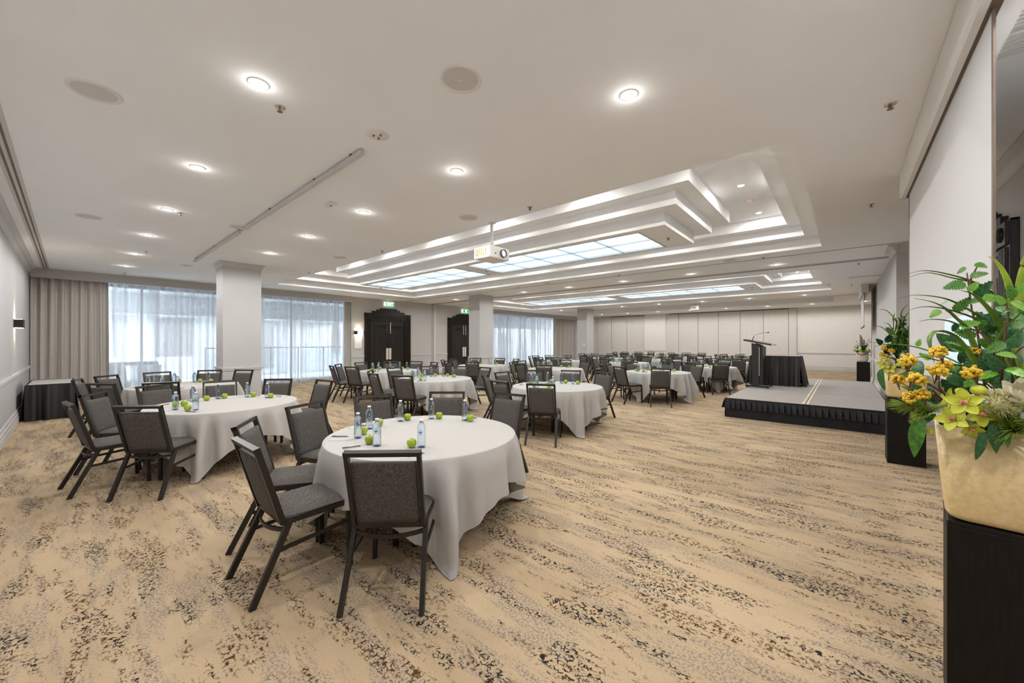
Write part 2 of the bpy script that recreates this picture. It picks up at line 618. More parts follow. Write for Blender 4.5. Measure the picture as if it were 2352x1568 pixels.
STEP, RISE = 0.245, 0.201
TOPZ = CEIL + 3 * RISE
SKY = []
for n, c in enumerate(COF):
    R0 = (CX0, CX1, c - HALF, c + HALF)
    R1, R2 = inset(R0, STEP), inset(R0, 2 * STEP)
    z0, z1, z2 = CEIL + RISE, CEIL + 2 * RISE, TOPZ
    mb = MB()
    rect_ring(mb, R0, CEIL, R0, z0)
    rect_ring(mb, R0, z0, R1, z0)
    rect_ring(mb, R1, z0, R1, z1)
    rect_ring(mb, R1, z1, R2, z1)
    rect_ring(mb, R2, z1, R2, z2)
    mb.obj('coffer_steps', M['ceiling'], ceil_o, fix=False)
    F1 = inset(R2, 0.80)
    F2, F3 = inset(F1, STEP), inset(F1, 2 * STEP)
    mb = MB()
    rect_ring(mb, R2, z2, F1, z2)
    mb.obj('coffer_top', M['ceiling'], ceil_o, fix=False)
    mb = MB()
    rect_ring(mb, F1, z2, F1, z1)
    rect_ring(mb, F1, z1, F2, z1)
    rect_ring(mb, F2, z1, F2, z0)
    rect_ring(mb, F2, z0, F3, z0)
    rect_ring(mb, F3, z0, F3, CEIL)
    # underside with two openings for the glazed lights
    ya, yb = c - 0.62, c + 0.62
    xa = [(-11.49, -7.265), (-6.785, -2.565)]
    x = F3[0]
    for (p, q) in xa:
        mb.quad((x, ya, CEIL), (x, yb, CEIL), (p, yb, CEIL), (p, ya, CEIL))
        x = q
    mb.quad((x, ya, CEIL), (x, yb, CEIL), (F3[1], yb, CEIL), (F3[1], ya, CEIL))
    mb.quad((F3[0], F3[2], CEIL), (F3[0], ya, CEIL), (F3[1], ya, CEIL), (F3[1], F3[2], CEIL))
    mb.quad((F3[0], yb, CEIL), (F3[0], F3[3], CEIL), (F3[1], F3[3], CEIL), (F3[1], yb, CEIL))
    mb.obj('coffer_island', M['ceiling'], ceil_o, fix=False)
    for (p, q) in xa:
        SKY.append((p, q, ya, yb, n))
mb = MB()
R0 = (CX0, CX1, 20.1, 22.4)
rect_ring(mb, R0, CEIL, R0, CEIL + 0.2)
mb.quad((CX0, 20.1, CEIL + .2), (CX1, 20.1, CEIL + .2), (CX1, 22.4, CEIL + .2), (CX0, 22.4, CEIL + .2))
mb.obj('coffer_recess', M['ceiling'], ceil_o, fix=False)

# glazed ceiling lights
sk_names = ['blue-white glazed ceiling light, left half of the near coffer', 'blue-white glazed ceiling light, right half of the near coffer',
            'blue-white glazed ceiling light, left half of the far coffer', 'blue-white glazed ceiling light, right half of the far coffer']
for i, (p, q, ya, yb, n) in enumerate(SKY):
    t = thing('skylight', sk_names[i], 'skylight', ((p + q) / 2, (ya + yb) / 2, CEIL), group='glazed ceiling lights')
    W, D = q - p, yb - ya
    fr = MB()
    for s in (-1, 1):
        fr.box(-W / 2 - .03, W / 2 + .03, s * D / 2 - .015, s * D / 2 + .015, -0.008, 0.06)
        fr.box(s * W / 2 - .015, s * W / 2 + .015, -D / 2, D / 2, -0.008, 0.06)
    fr.box(-W / 2, W / 2, -.012, .012, 0.0, 0.05)
    for k in range(1, 5):
        x = -W / 2 + W * k / 5
        fr.box(x - .012, x + .012, -D / 2, D / 2, 0.0, 0.05)
    fr.obj('glazing_frame', M['steelframe'], t)
    for k in range(5):
        for s in (0, 1):
            x0 = -W / 2 + W * k / 5 + .012
            x1 = -W / 2 + W * (k + 1) / 5 - .012
            y0 = (-D / 2 + .015) if s == 0 else .012
            y1 = -.012 if s == 0 else D / 2 - .015
            MB().box(x0, x1, y0, y1, 0.03, 0.045).obj('pane', M['skylight'], t)

# walls
MB_ = MB()
MB_.box(-15.6, 4.0, YS - 0.25, YS, 0, CEIL)
struct('wall_south', MB_, M['wall'], 'white painted wall at the left edge, with chair rail and sconce')
ww = MB()
ww.box(XW - .30, XW, WIN[0][1], WIN[1][0], 0, CEIL)
ww.box(XW - .30, XW, WIN[1][1], YN, 0, CEIL)
for a, b_ in WIN:
    ww.box(XW - .06, XW + .10, a - (0.1 if a > 0 else 0), b_, 3.105, CEIL)      # pelmet bulkhead over the curtains
    ww.box(XW - .75, XW - .06, a, b_, 3.14, CEIL)
struct('wall_west', ww, M['wall'], 'white window wall with dark double doors and curtained openings')
wn = MB()
wn.box(-15.6, 4.0, YN, YN + .2, 0, CEIL)
wn.box(-10.15, -8.75, YN - .16, YN, 0, CEIL)           # pilaster between the folding panels
wn.box(-1.87, 3.6, YN - .02, YN, 0, CEIL)
struct('wall_north', wn, M['cream'], 'cream far end wall behind the folding panels')
we = MB()
we.box(XE, XE + .2, -1.0, 10.13, 0, CEIL)
we.box(XE2 - .03, XE + .2, 10.13, 10.95, 0, CEIL)
we.box(XE2, XE2 + .2, 10.95, 19.3, 0, CEIL)
we.box(3.4, 3.6, 19.3, YN, 0, CEIL)
we.box(XE2, 3.6, 19.1, 19.3, 0, CEIL)
struct('wall_east', we, M['wall'], 'white wall behind the projection screens and flower pedestals')


def runs(name, label, segs, prof, cat='trim'):
    """profile (out, z) swept along straight wall runs; seg = (x0,y0,x1,y1,nx,ny) with n the way out of the wall"""
    mb = MB()
    n = len(prof)
    for (x0, y0, x1, y1, nx, ny) in segs:
        vs = [(x0 + nx * o, y0 + ny * o, z) for o, z in prof] + [(x1 + nx * o, y1 + ny * o, z) for o, z in prof]
        fs = [tuple(range(n)), tuple(reversed(range(n, 2 * n)))]
        for i in range(n):
            j = (i + 1) % n
            fs.append((j, i, i + n, j + n))
        mb.add(vs, fs)
    return struct(name, mb, M['trim'], label, cat)


RAIL = [(-.01, .855), (.02, .86), (.02, .895), (.034, .90), (.034, .93), (-.01, .935)]
BASE = [(-.01, 0), (.035, 0), (.035, .10), (.028, .115), (.028, .16), (.016, .175), (.016, .225), (.006, .235), (-.01, .235)]
CROWN = [(-.01, CEIL - .16), (.01, CEIL - .16), (.012, CEIL - .13), (.05, CEIL - .08), (.055, CEIL - .05), (.11, CEIL - .02), (.11, CEIL), (-.01, CEIL)]
WD1 = (7.95, 10.17)        # dark door 1 along the west wall
WD2 = (12.35, 14.57)
ED = (5.96, 8.18)          # dark door on the east wall
seg_s = [(-15.0, YS, 1.28, YS, 0, 1)]
seg_w = [(XW, WIN[0][1] + .02, XW, WD1[0], 1, 0), (XW, WD1[1], XW, 11.40, 1, 0), (XW, 11.62, XW, WD2[0], 1, 0), (XW, WD2[1], XW, WIN[1][0], 1, 0)]
seg_n = [(-1.85, YN - .02, 3.4, YN - .02, 0, -1)]
seg_np = [(-10.15, YN - .16, -8.75, YN - .16, 0, -1)]
seg_e = [(XE, -.6, XE, ED[0], -1, 0), (XE, ED[1], XE, 10.13, -1, 0), (XE2 - .03, 10.13, XE, 10.13, 0, -1), (XE2 - .03, 10.13, XE2 - .03, 10.95, -1, 0), (XE2, 10.95, XE2, 19.1, -1, 0)]
runs('trim_1', 'white moulded chair rail along the wall at the left edge', seg_s, RAIL)
runs('trim_2', 'white chair rail beside the dark double doors', seg_w, RAIL)
runs('trim_3', 'white chair rail on the far end wall', seg_n + seg_np, RAIL)
runs('trim_4', 'white chair rail on the wall behind the screens', seg_e, RAIL)
runs('baseboard_south', 'stepped white baseboard along the wall at the left edge', seg_s, BASE, 'baseboard')
runs('baseboard_west', 'stepped white baseboard beside the dark double doors', seg_w, BASE, 'baseboard')
runs('baseboard_north', 'stepped white baseboard on the far end wall', seg_n, BASE, 'baseboard')
runs('baseboard_east', 'stepped white baseboard behind the stage and pedestals', seg_e, BASE, 'baseboard')
runs('trim_5', 'white crown moulding above the wall at the left edge', seg_s, CROWN)
runs('trim_6', 'white crown moulding above the wall behind the screens', [(XE, -.6, XE, 10.13, -1, 0), (XE2 - .03, 10.02, XE2 - .03, 10.95, -1, 0), (XE2 - .03, 10.13, XE, 10.13, 0, -1)], CROWN)

# columns
for i, (cx, y0, y1, lab) in enumerate(((-10.53, 2.23, 2.98, 'square white column nearest the camera, between two sheer curtains'),
                                       (-10.53, 10.25, 11.0, 'square white column in the middle, beside the second dark door'),
                                       (-10.53, 18.35, 19.1, 'square white column furthest away, before the beige drape'))):
    x0, x1 = cx - .60, cx
    mb = MB().box(x0, x1, y0, y1, 0, CEIL)
    o = struct('column', mb, M['wall'], lab, 'column')
    for nm, P in (('rail', RAIL), ('plinth', BASE)) + ((('crown', [(o_ * .65, CEIL - (CEIL - z_) * .75) for o_, z_ in CROWN[1:-1]]),) if i == 0 else ()):
        mb = MB()
        corner = lambda o_: [(x0 - o_, y0 - o_), (x1 + o_, y0 - o_), (x1 + o_, y1 + o_), (x0 - o_, y1 + o_)]
        for k in range(len(P) - 1):
            a, b_ = corner(P[k][0]), corner(P[k + 1][0])
            for j in range(4):
                jj = (j + 1) % 4
                mb.quad((*a[j], P[k][1]), (*a[jj], P[k][1]), (*b_[jj], P[k + 1][1]), (*b_[j], P[k + 1][1]))
        mb.obj(nm, M['trim'], o)
# light switch on the far column
sw = thing('wall_switch', 'small white switch on the furthest column', 'switch', (-10.7, 18.35, 1.35))
MB().box(-.045, .045, -.012, 0, -.06, .06).obj('switch_plate', M['white'], sw)
MB().box(-.012, .012, -.02, -.012, -.02, .02).obj('rocker', M['steelframe'], sw)

# ------------------------------------------------------------------ ceiling tracks
tr = MB()
tr.box(-15.0, 1.2, -.475, -.355, CEIL - .006, CEIL + .0)
t1 = struct('trim_7', tr, M['trim'], 'pale double partition track in the ceiling by the left wall', 'trim')
for y in (-.437, -.392):
    MB().box(-15.0, 1.2, y - .009, y + .009, CEIL - .0085, CEIL - .005).obj('track_slot', M['seam'], t1)
t2 = struct('trim_8', MB().box(XW, 1.2, 9.885, 9.925, CEIL - .006, CEIL), M['trim'], 'thin partition track across the ceiling before the middle column', 'trim')
MB().box(XW, 1.2, 9.895, 9.912, CEIL - .008, CEIL - .005).obj('track_slot', M['seam'], t2)
t3 = struct('trim_9', MB().box(XW, .75, 11.33, 11.60, CEIL - .006, CEIL), M['trim'], 'wide double partition track across the ceiling behind the middle column', 'trim')
for y in (11.40, 11.53):
    MB().box(XW, .75, y - .016, y + .016, CEIL - .009, CEIL - .005).obj('track_slot', M['seam'], t3)
t4 = struct('trim_10', MB().box(XW, .75, 19.75, 19.80, CEIL - .006, CEIL), M['trim'], 'thin partition track across the ceiling before the far recess', 'trim')
MB().box(XW, .75, 19.765, 19.785, CEIL - .008, CEIL - .005).obj('track_slot', M['seam'], t4)
# jamb where the partition meets the west wall
jb = struct('trim_11', MB().box(XW - .01, XW + .06, 11.40, 11.62, 0, CEIL - .02), M['trim'], 'pale partition jamb strip between the two dark doors', 'trim')
MB().box(XW + .06, XW + .064, 11.425, 11.45, 0, CEIL - .02).obj('jamb_seal', M['seam'], jb)
MB().box(XW + .06, XW + .064, 11.56, 11.58, 0, CEIL - .02).obj('jamb_seal', M['steelframe'], jb)

# folding panels on the far wall
GP = 'folding partition panels at the far end'
xs = [-8.50, -7.954, -6.791, -5.663, -4.524, -3.383, -2.237, -1.88]
words_ = ['leftmost narrow', 'second', 'third', 'fourth', 'fifth', 'sixth', 'rightmost narrow']
for i in range(7):
    z1 = 3.27 if i < 6 else 3.29
    o = MB().box(xs[i] + .010, xs[i + 1] - .010, YN - .075 - (.02 if i == 6 else 0), YN, 0.0, z1).obj('partition_panel', M['panel'], bevel=.004)
    tag(o, '%s cream partition panel of the wide set on the far wall' % words_[i].capitalize(), 'panel', GP)
xs = [-15.0, -13.735, -12.584, -11.427, -10.16]
for i in range(4):
    o = MB().box(xs[i] + .012, xs[i + 1] - .012, YN - .075, YN, 0.0, 3.25).obj('partition_panel', M['panel'], bevel=.004)
    tag(o, '%s cream partition panel left of the far pilaster' % ['Leftmost', 'Second', 'Third', 'Fourth'][i], 'panel', GP)
for (a, b_, z, lab) in ((-8.52, -2.22, 3.285, 'dark track above the wide set of far wall panels'), (-12.6, -10.2, 3.262, 'dark track above the panels left of the far pilaster')):
    struct('trim_12', MB().box(a, b_, YN - .09, YN, z - .012, z + .018), M['seam'], lab, 'trim')
struct('trim_13', MB().box(-8.5, -1.88, YN - .05, YN, 3.30, CEIL), M['wall'], 'white header above the far wall panels', 'trim')
for k, (x, lab) in enumerate(((-.03, 'left floor-level socket plate on the far baseboard'), (.27, 'right floor-level socket plate on the far baseboard'))):
    t = thing('wall_socket', lab, 'socket', (x, YN - .055, .14))
    MB().box(-.11, .11, -.008, 0, -.035, .035).obj('socket_plate', M['white'], t)
    for s in (-.06, 0, .06):
        MB().box(s - .012, s + .012, -.012, -.008, -.012, .012).obj('outlet', M['glass_dark'], t)

# ------------------------------------------------------------------ dark double doors
def make_door(name, label, loc, rz):
    """local: x along the wall (0..W), -y out of the wall, z up"""
    W = 2.22
    t = thing(name, label, 'door', loc, rz, kind='structure')
    pw, dh, ph = 0.33, 2.37, 2.72
    for s in (0, 1):
        x0 = 0 if s == 0 else W - pw
        mb = MB().box(x0, x0 + pw, -.06, 0, 0, ph)
        mb.obj('pilaster', M['door'], t, bevel=.006)
        mb = MB()
        for k in range(4):
            xx = x0 + .055 + k * .06
            mb.box(xx, xx + .035, -.082, -.05, 0.12, 2.45)
        mb.obj('fluting', M['door'], t, bevel=.006)
        MB().box(x0 + .03, x0 + pw - .03, -.085, -.05, 2.47, 2.70).obj('corner_block', M['door'], t, bevel=.005)
        MB().sphere((x0 + pw / 2, -.09, 2.585), .075, 16, 10, (1, .55, 1)).obj('boss', M['door'], t, smooth=True)
    mb = MB()
    steps = [(0.0, 2.72), (.33, 2.81), (.55, 2.885), (.71, 2.945)]
    poly = [(pw, dh), (W - pw, dh), (W - pw, 2.70), (W, 2.70), (W, 2.72)]
    for (a, z), (a2, z2) in zip(steps[:-1], steps[1:]):
        poly += [(W - a2, z), (W - a2, z2)]
    for (a2, z2), (a, z) in zip(reversed(steps[1:]), reversed(steps[:-1])):
        poly += [(a2, z2), (a2, z)]
    poly += [(0, 2.72), (0, 2.70), (pw, 2.70)]
    mb.prism(poly, -.055, 0)
    mb.obj('pediment', M['door'], t)
    mb = MB()
    for k, z in enumerate((2.40, 2.47, 2.54, 2.61)):
        mb.box(pw - .05 + k * .0, W - pw + .05, -.075 - .008 * k, -.05, z, z + .05)
    mb.obj('header_moulding', M['door'], t, bevel=.006)
    lw = (W - 2 * pw) / 2
    for s in (0, 1):
        x0 = pw + s * lw
        d = MB().box(x0 + .004, x0 + lw - .004, -.03, 0, 0.01, dh - .004).obj('door_leaf', M['door'], t)
        # raised panel with sloping edges
        a, b_ = x0 + .12, x0 + lw - .12
        mb = MB()
        o0 = [(a, -.03, .35), (b_, -.03, .35), (b_, -.03, 2.2), (a, -.03, 2.2)]
        o1 = [(a + .02, -.05, .37), (b_ - .02, -.05, .37), (b_ - .02, -.05, 2.18), (a + .02, -.05, 2.18)]
        o2 = [(a + .09, -.036, .44), (b_ - .09, -.036, .44), (b_ - .09, -.036, 2.09), (a + .09, -.036, 2.09)]
        for A_, B_ in ((o0, o1), (o1, o2)):
            for j in range(4):
                jj = (j + 1) % 4
                mb.quad(A_[j], A_[jj], B_[jj], B_[j])
        mb.quad(*o2)
        mb.obj('raised_panel', M['door'], d)
        xa = (x0 + lw - .125) if s == 0 else x0 + .015
        MB().box(xa, xa + .11, -.036, -.028, .74, 1.23).obj('push_plate', M['plate'], d)
        if s == 1 or name != 'door_1':
            xb = x0 + .06 if s == 1 else x0 + lw - .09
            MB().box(xb, xb + .03, -.055, -.03, 1.86, 2.35).obj('flush_bolt', M['steel'], d)
        else:
            mb = MB()
            for z in (2.34, 2.17, 2.03):
                mb.sphere((x0 + lw - .08, -.035, z), .018, 10, 6)
            mb.obj('lock_cylinder', M['steel'], d, smooth=True)
    return t


make_door('door_1', 'dark brown double door with stepped pediment under the exit sign', (XW, WD1[0], 0), PI / 2)
make_door('door_2', 'dark brown double door half hidden by the middle column', (XW, WD2[0], 0), PI / 2)
make_door('door_3', 'dark door surround at the right edge behind the screen', (XE, ED[1], 0), -PI / 2)

# exit signs
for i, (y, z, lab) in enumerate(((9.06, 3.135, 'lit green exit sign above the nearer dark door'), (13.5, 3.10, 'lit green exit sign above the door by the middle column'))):
    t = thing('exit_sign', lab, 'exit sign', (XW + .03, y, z), PI / 2, group='lit exit signs')
    MB().box(-.23, .23, -.06, .02, -.085, .095).obj('case', M['sign_white'], t, bevel=.006)
    MB().box(-.165, .215, -.064, -.06, -.07, .075).obj('face', M['sign_green'], t)
    if i == 0:
        cu = bpy.data.curves.new('lettering', 'FONT')
        cu.body = 'EXIT'
        cu.size = .15
        cu.extrude = .002
        cu.offset = .004
        cu.align_x = 'CENTER'
        cu.align_y = 'CENTER'
        cu.materials.append(M['sign_text'])
        tmp = bpy.data.objects.new('tmp_letters', cu)
        COL.objects.link(tmp)
        me = bpy.data.meshes.new_from_object(tmp.evaluated_get(bpy.context.evaluated_depsgraph_get()))
        bpy.data.objects.remove(tmp)
        o = link('lettering', me, t, (.025, -.067, .0))
        o.rotation_euler = (PI / 2, 0, 0)
    else:
        mb = MB()
        mb.box(-.03, .07, -.068, -.064, -.05, .055)
        mb.obj('pictogram', M['sign_text'], t)
        MB().sphere((.02, -.068, .03), .014, 8, 6, (1, .2, 1)).obj('figure_head', M['sign_green'], t)
        MB().bar((.02, -.069, .012), (.0, -.069, -.04), .016, .002, (0, 1, 0)).bar((.02, -.069, .012), (.045, -.069, -.035), .016, .002, (0, 1, 0)).obj('figure_body', M['sign_green'], t)

# sconces and the framed notice
def sconce(label, loc, rz, lit_front):
    t = thing('wall_sconce', label, 'sconce', loc, rz, group='wall sconces')
    MB().box(-.18, .18, -.11, 0, -.075, .075).obj('housing', M['black'], t, bevel=.003)
    MB().box(-.16, .16, -.095, -.01, .074, .079).obj('diffuser', M['glow'], t)
    MB().box(-.16, .16, -.095, -.01, -.079, -.074).obj('diffuser', M['glow'], t)
    if lit_front:
        MB().box(-.08, .15, -.113, -.108, -.05, .05).obj('lit_window', M['glow'], t)
    for s in (-1, 1):
        l = bpy.data.lights.new('sconce_lamp', 'SPOT')
        l.energy = 3
        l.color = (1, .80, .56)
        l.spot_size = math.radians(120)
        l.spot_blend = .9
        l.shadow_soft_size = .05
        lo = bpy.data.objects.new('sconce_lamp', l)
        COL.objects.link(lo)
        lo.parent = t
        lo.location = (0, -.06, s * .10)
        lo.rotation_euler = (PI, 0, 0) if s == 1 else (0, 0, 0)
    return t


sconce('dark bronze up-and-down sconce beside the nearer dark door', (XW, 7.70, 1.885), PI / 2, True)
sconce('dark bronze up-and-down sconce on the wall at the left edge', (-11.42, YS, 1.845), PI, False)
t = thing('notice_frame', 'blank grey framed notice under the sconce by the dark door', 'frame', (XW, 7.68, 1.44), PI / 2)
MB().box(-.17, .17, -.02, 0, -.22, .22).obj('border', M['steelframe'], t, bevel=.003)
MB().box(-.145, .145, -.023, -.019, -.195, .195).obj('sheet', M['white'], t)

# ------------------------------------------------------------------ windows, outside, curtains
for i, (a, b_) in enumerate(WIN):
    t = thing('window_%d' % (i + 1), ['tall aluminium window behind the near sheer curtains', 'tall aluminium window behind the far sheer curtains'][i], 'window', (XW - .62, a, 0), kind='structure')
    L_ = b_ - a
    n = 4 if i == 0 else 5
    fr = MB()
    fr.box(-.03, .03, 0, L_, 0, .10).box(-.03, .03, 0, L_, 3.06, 3.14)
    for k in range(n + 1):
        y = L_ * k / n
        fr.box(-.035, .035, max(0, y - .03), min(L_, y + .03), 0, 3.14)
    fr.obj('window_frame', M['steelframe'], t)
    for k in range(n):
        MB().box(-.004, .004, L_ * k / n + .03, L_ * (k + 1) / n - .03, .10, 3.06).obj('pane', M['glass'], t)
struct('exterior_ground', MB().box(-24, XW - .7, -6, 30, -.15, -.02), M['ext_wall'], 'pale balcony floor outside the windows', 'ground')
struct('exterior_soffit', MB().box(-18.2, XW - .7, -6, 30, 3.15, 3.4).box(-18.2, -17.9, -6, 30, 2.45, 3.15), M['ext_wall'], 'pale balcony soffit outside above the windows', 'soffit')
b = thing('neighbouring_building', 'white building with grey panels seen through the sheer curtains', 'building', (-20.5, 0, 0))
mb = MB()
mb.box(-.4, 0, -6, 1.0, 0, 2.55).box(-.4, 0, 1.0, 9.6, 0, .9).box(-.4, 0, 8.2, 9.6, .9, 6).box(-.4, 0, -6, 9.6, 2.55, 7).box(-.4, 0, 9.6, 40, 0, 7)
mb.obj('facade', M['ext_wall'], b)
MB().box(0, .25, -6, 9.6, 2.5, 2.62).obj('ledge', M['ext_panel'], b)
for y0, y1, z0, z1 in ((5.6, 6.3, .3, 2.2), (9.05, 9.5, .9, 2.3), (11.6, 12.2, .3, 2.1), (16.2, 17.2, 0.2, 2.2), (19, 20.4, .2, 2.2), (22, 23, .2, 2.2)):
    MB().box(0, .05, y0, y1, z0, z1).obj('cladding_panel', M['ext_panel'], b)
MB().box(-.3, -.2, 1.0, 8.2, .9, 2.55).obj('recess', M['ext_wall'], b)
MB().box(-.2, -.1, 2.2, 3.3, .1, 2.4).obj('doorway', M['ext_panel'], b)
b = thing('balcony_railing', 'slim metal balcony railing with glass seen through the sheers', 'railing', (-17.6, 0, 0))
mb = MB()
mb.box(-.02, .02, 3.2, 9.5, 1.25, 1.29)
for k in range(7):
    y = 3.2 + k * 1.05
    mb.box(-.02, .02, y - .02, y + .02, 0, 1.27)
mb.obj('rail', M['steelframe'], b)
for k in range(6):
    MB().box(-.006, .006, 3.25 + k * 1.05, 4.2 + k * 1.05, .1, 1.15).obj('glass_infill', M['glass'], b)
t = thing('outdoor_sofa', 'wicker outdoor sofa behind the left sheer curtain', 'sofa', (-17.9, 1.1, -.02))
MB().box(-.4, .4, -.9, .9, .0, .42).obj('seat', M['wicker'], t, bevel=.04)
MB().box(-.4, -.2, -.9, .9, .42, .86).obj('backrest', M['wicker'], t, bevel=.06)
MB().box(-.3, .4, -.9, -.72, .42, .62).obj('arm', M['wicker'], t, bevel=.03)
t = thing('outdoor_chair', 'round white outdoor chair behind the left sheer curtain', 'chair', (-16.6, 1.5, 0))
mb = MB()
n = 20
for k in range(n + 1):
    a = PI * .15 + PI * 1.7 * k / n
    mb.v += [(.38 * math.cos(a), .38 * math.sin(a), .30), (.42 * math.cos(a), .42 * math.sin(a), .78), (.39 * math.cos(a), .39 * math.sin(a), .78), (.34 * math.cos(a), .34 * math.sin(a), .30)]
    if k:
        q = len(mb.v) - 8
        for j in range(4):
            mb.f.append((q + j, q + (j + 1) % 4, q + 4 + (j + 1) % 4, q + 4 + j))
mb.obj('shell', M['white'], t, smooth=True)
MB().lathe([(.34, .34), (.36, .37), (.35, .41), (.2, .43)], 20).obj('seat', M['white'], t, smooth=True)
for sx in (-1, 1):
    for sy in (-1, 1):
        MB().bar((sx * .22, sy * .22, .34), (sx * .28, sy * .28, 0), .03).obj('leg', M['white'], t)


def curtain(name, label, cat, y0, y1, x, m, amp, per, rnd, group, z1=3.13):
    rr = random.Random(rnd)
    n = int((y1 - y0) / 0.018)
    ph = [rr.uniform(0, 6.28) for _ in range(6)]
    zs = [0.02, .5, 1.2, 2.0, 2.7, z1]
    mb = MB()
    for i in range(n + 1):
        u = (y1 - y0) * i / n
        for k, z in enumerate(zs):
            h = (z1 - z) / z1
            s = math.sin(2 * PI * u / per + ph[0] + .5 * math.sin(u * 2.1 + ph[1]))
            s2 = math.sin(2 * PI * u / (per * .43) + ph[2] + h * .6)
            d = amp * (.75 * s + .35 * s2 * (.4 + .6 * h)) * (0.75 + .25 * math.sin(u * .9 + ph[3]))
            dy = .018 * math.sin(u * 3.3 + ph[4]) * h
            mb.v.append((x + d, y0 + u + dy, z))
        if i:
            a = (i - 1) * len(zs)
            for k in range(len(zs) - 1):
                mb.f.append((a + k, a + k + 1, a + len(zs) + k + 1, a + len(zs) + k))
    o = mb.obj(name, m, smooth=True, fix=False)
    return tag(o, label, cat, group)


G = 'curtains along the window wall'
curtain('drape', 'grey-beige opaque drape in the left corner beside the wall sconce', 'curtain', -.68, .66, -15.14, M['curtain'], .075, .17, 1, G)
curtain('sheer_curtain', 'white sheer curtain between the beige drape and the near column', 'curtain', .60, 2.98, -15.19, M['sheer'], .045, .13, 2, G)
curtain('sheer_curtain', 'white sheer curtain between the near column and the dark door', 'curtain', 2.92, 7.30, -15.19, M['sheer'], .045, .13, 3, G)
curtain('drape', 'narrow grey drape edge beside the door sconce', 'curtain', 7.16, 7.39, -15.12, M['curtain'], .03, .11, 4, G)
curtain('sheer_curtain', 'long white sheer curtain behind the middle column', 'curtain', 15.08, 22.0, -15.19, M['sheer_dense'], .05, .15, 5, G)
curtain('drape', 'warm beige drape beside the furthest column', 'curtain', 21.9, 24.42, -15.14, M['curtain'], .075, .17, 6, G)

# ------------------------------------------------------------------ downlights, speakers, sprinklers
def spot_light(loc, power, col):
    l = bpy.data.lights.new('downlight_lamp', 'SPOT')
    l.energy = power
    l.color = col
    l.spot_size = math.radians(176)
    l.spot_blend = .25
    l.shadow_soft_size = .045
    o = bpy.data.objects.new('downlight_lamp', l)
    COL.objects.link(o)
    o.location = loc
    return o


def disc_light(loc, power, col, size=.085):
    l = bpy.data.lights.new('downlight_lamp', 'AREA')
    l.shape = 'DISK'
    l.size = size
    l.energy = power
    l.color = col
    o = bpy.data.objects.new('downlight_lamp', l)
    COL.objects.link(o)
    o.location = loc
    return o


dl = thing('downlight', '', 'downlight', (0, 0, 0), group='recessed ceiling downlights')
MB().lathe([(.045, -.001), (.05, -.006), (.064, -.006), (.068, 0.0)], 20, cap0=False, cap1=False).obj('trim_ring', M['white'], dl, smooth=True)
MB().lathe([(.046, -.003), (.02, -.004)], 20, cap0=False).obj('lens', M['lens'], dl)
DL = []
for x in (.80, -1.15, -3.10, -5.07, -7.0, -8.96, -11.08, -13.0):  # first two, out of view, continue the row; added to brighten the cloth sides
    DL.append((x, .86, CEIL, 'first row of ceiling'))
for x in (.86, -1.19, -3.10, -5.07, -6.98, -8.9):
    DL.append((x, 2.68, CEIL, 'ceiling row before the near coffer'))
for x in (-1.19, -3.09, -5.01, -6.93, -8.87, -12.65):
    DL.append((x, 10.9, CEIL, 'ceiling row between the two coffers'))
for x in (-1.14, -2.99, -4.83, -6.77, -8.66, -12.42):
    DL.append((x, 18.7, CEIL, 'ceiling row behind the far coffer'))
for x in (.75, -1.13, -2.95, -4.83, -6.7, -8.53, -10.46, -12.3):  # first one is unseen, added to brighten the dim far wall
    DL.append((x, 23.4, CEIL, 'last ceiling row by the far wall'))
for n, c in enumerate(COF):
    nm = ['near', 'far'][n]
    for y, side in ((c - 1.655, 'front'), (c + 1.655, 'rear')):
        for x in (-1.2, -3.1, -5.07, -7.0, -8.95, -10.9, -12.62):
            DL.append((x, y, TOPZ, '%s trough of the %s coffer' % (side, nm)))
    for x in (-1.2, -12.62):
        DL.append((x, c, TOPZ, '%s end of the %s coffer' % ('right' if x > -5 else 'left', nm)))
rows = {}
for d in DL:
    rows.setdefault(d[3], []).append(d)
ORD = ['leftmost', 'second from left', 'third from left', 'fourth from left', 'fifth from left', 'sixth from left', 'seventh from left', 'eighth from left']


def ordinal(i, n):
    return 'only' if n == 1 else ('rightmost' if i == n - 1 else ORD[i])


first = True
for rname, L_ in rows.items():
    L_.sort(key=lambda d: pxof(d))
    for i, (x, y, z, _) in enumerate(L_):
        o = dl if first else copy_tree(dl)
        first = False
        o.location = (x, y, z)
        o['label'] = 'round recessed downlight, %s in the %s' % (ordinal(i, len(L_)), rname)
        if z > CEIL:
            disc_light((x, y, z - .012), MOAT_W, (1.0, .93, .84))
        else:
            spot_light((x, y, z - .05), DOWNLIGHT_W, (1.0, .975, .945))
            pl = bpy.data.lights.new('added_halo_lamp', 'POINT')  # added faint lamp that imitates the glare halo round a downlight
            pl.energy = .35
            pl.color = (1.0, .95, .88)
            pl.shadow_soft_size = .03
            po = bpy.data.objects.new('added_halo_lamp', pl)
            COL.objects.link(po)
            po.location = (x, y, z - .05)

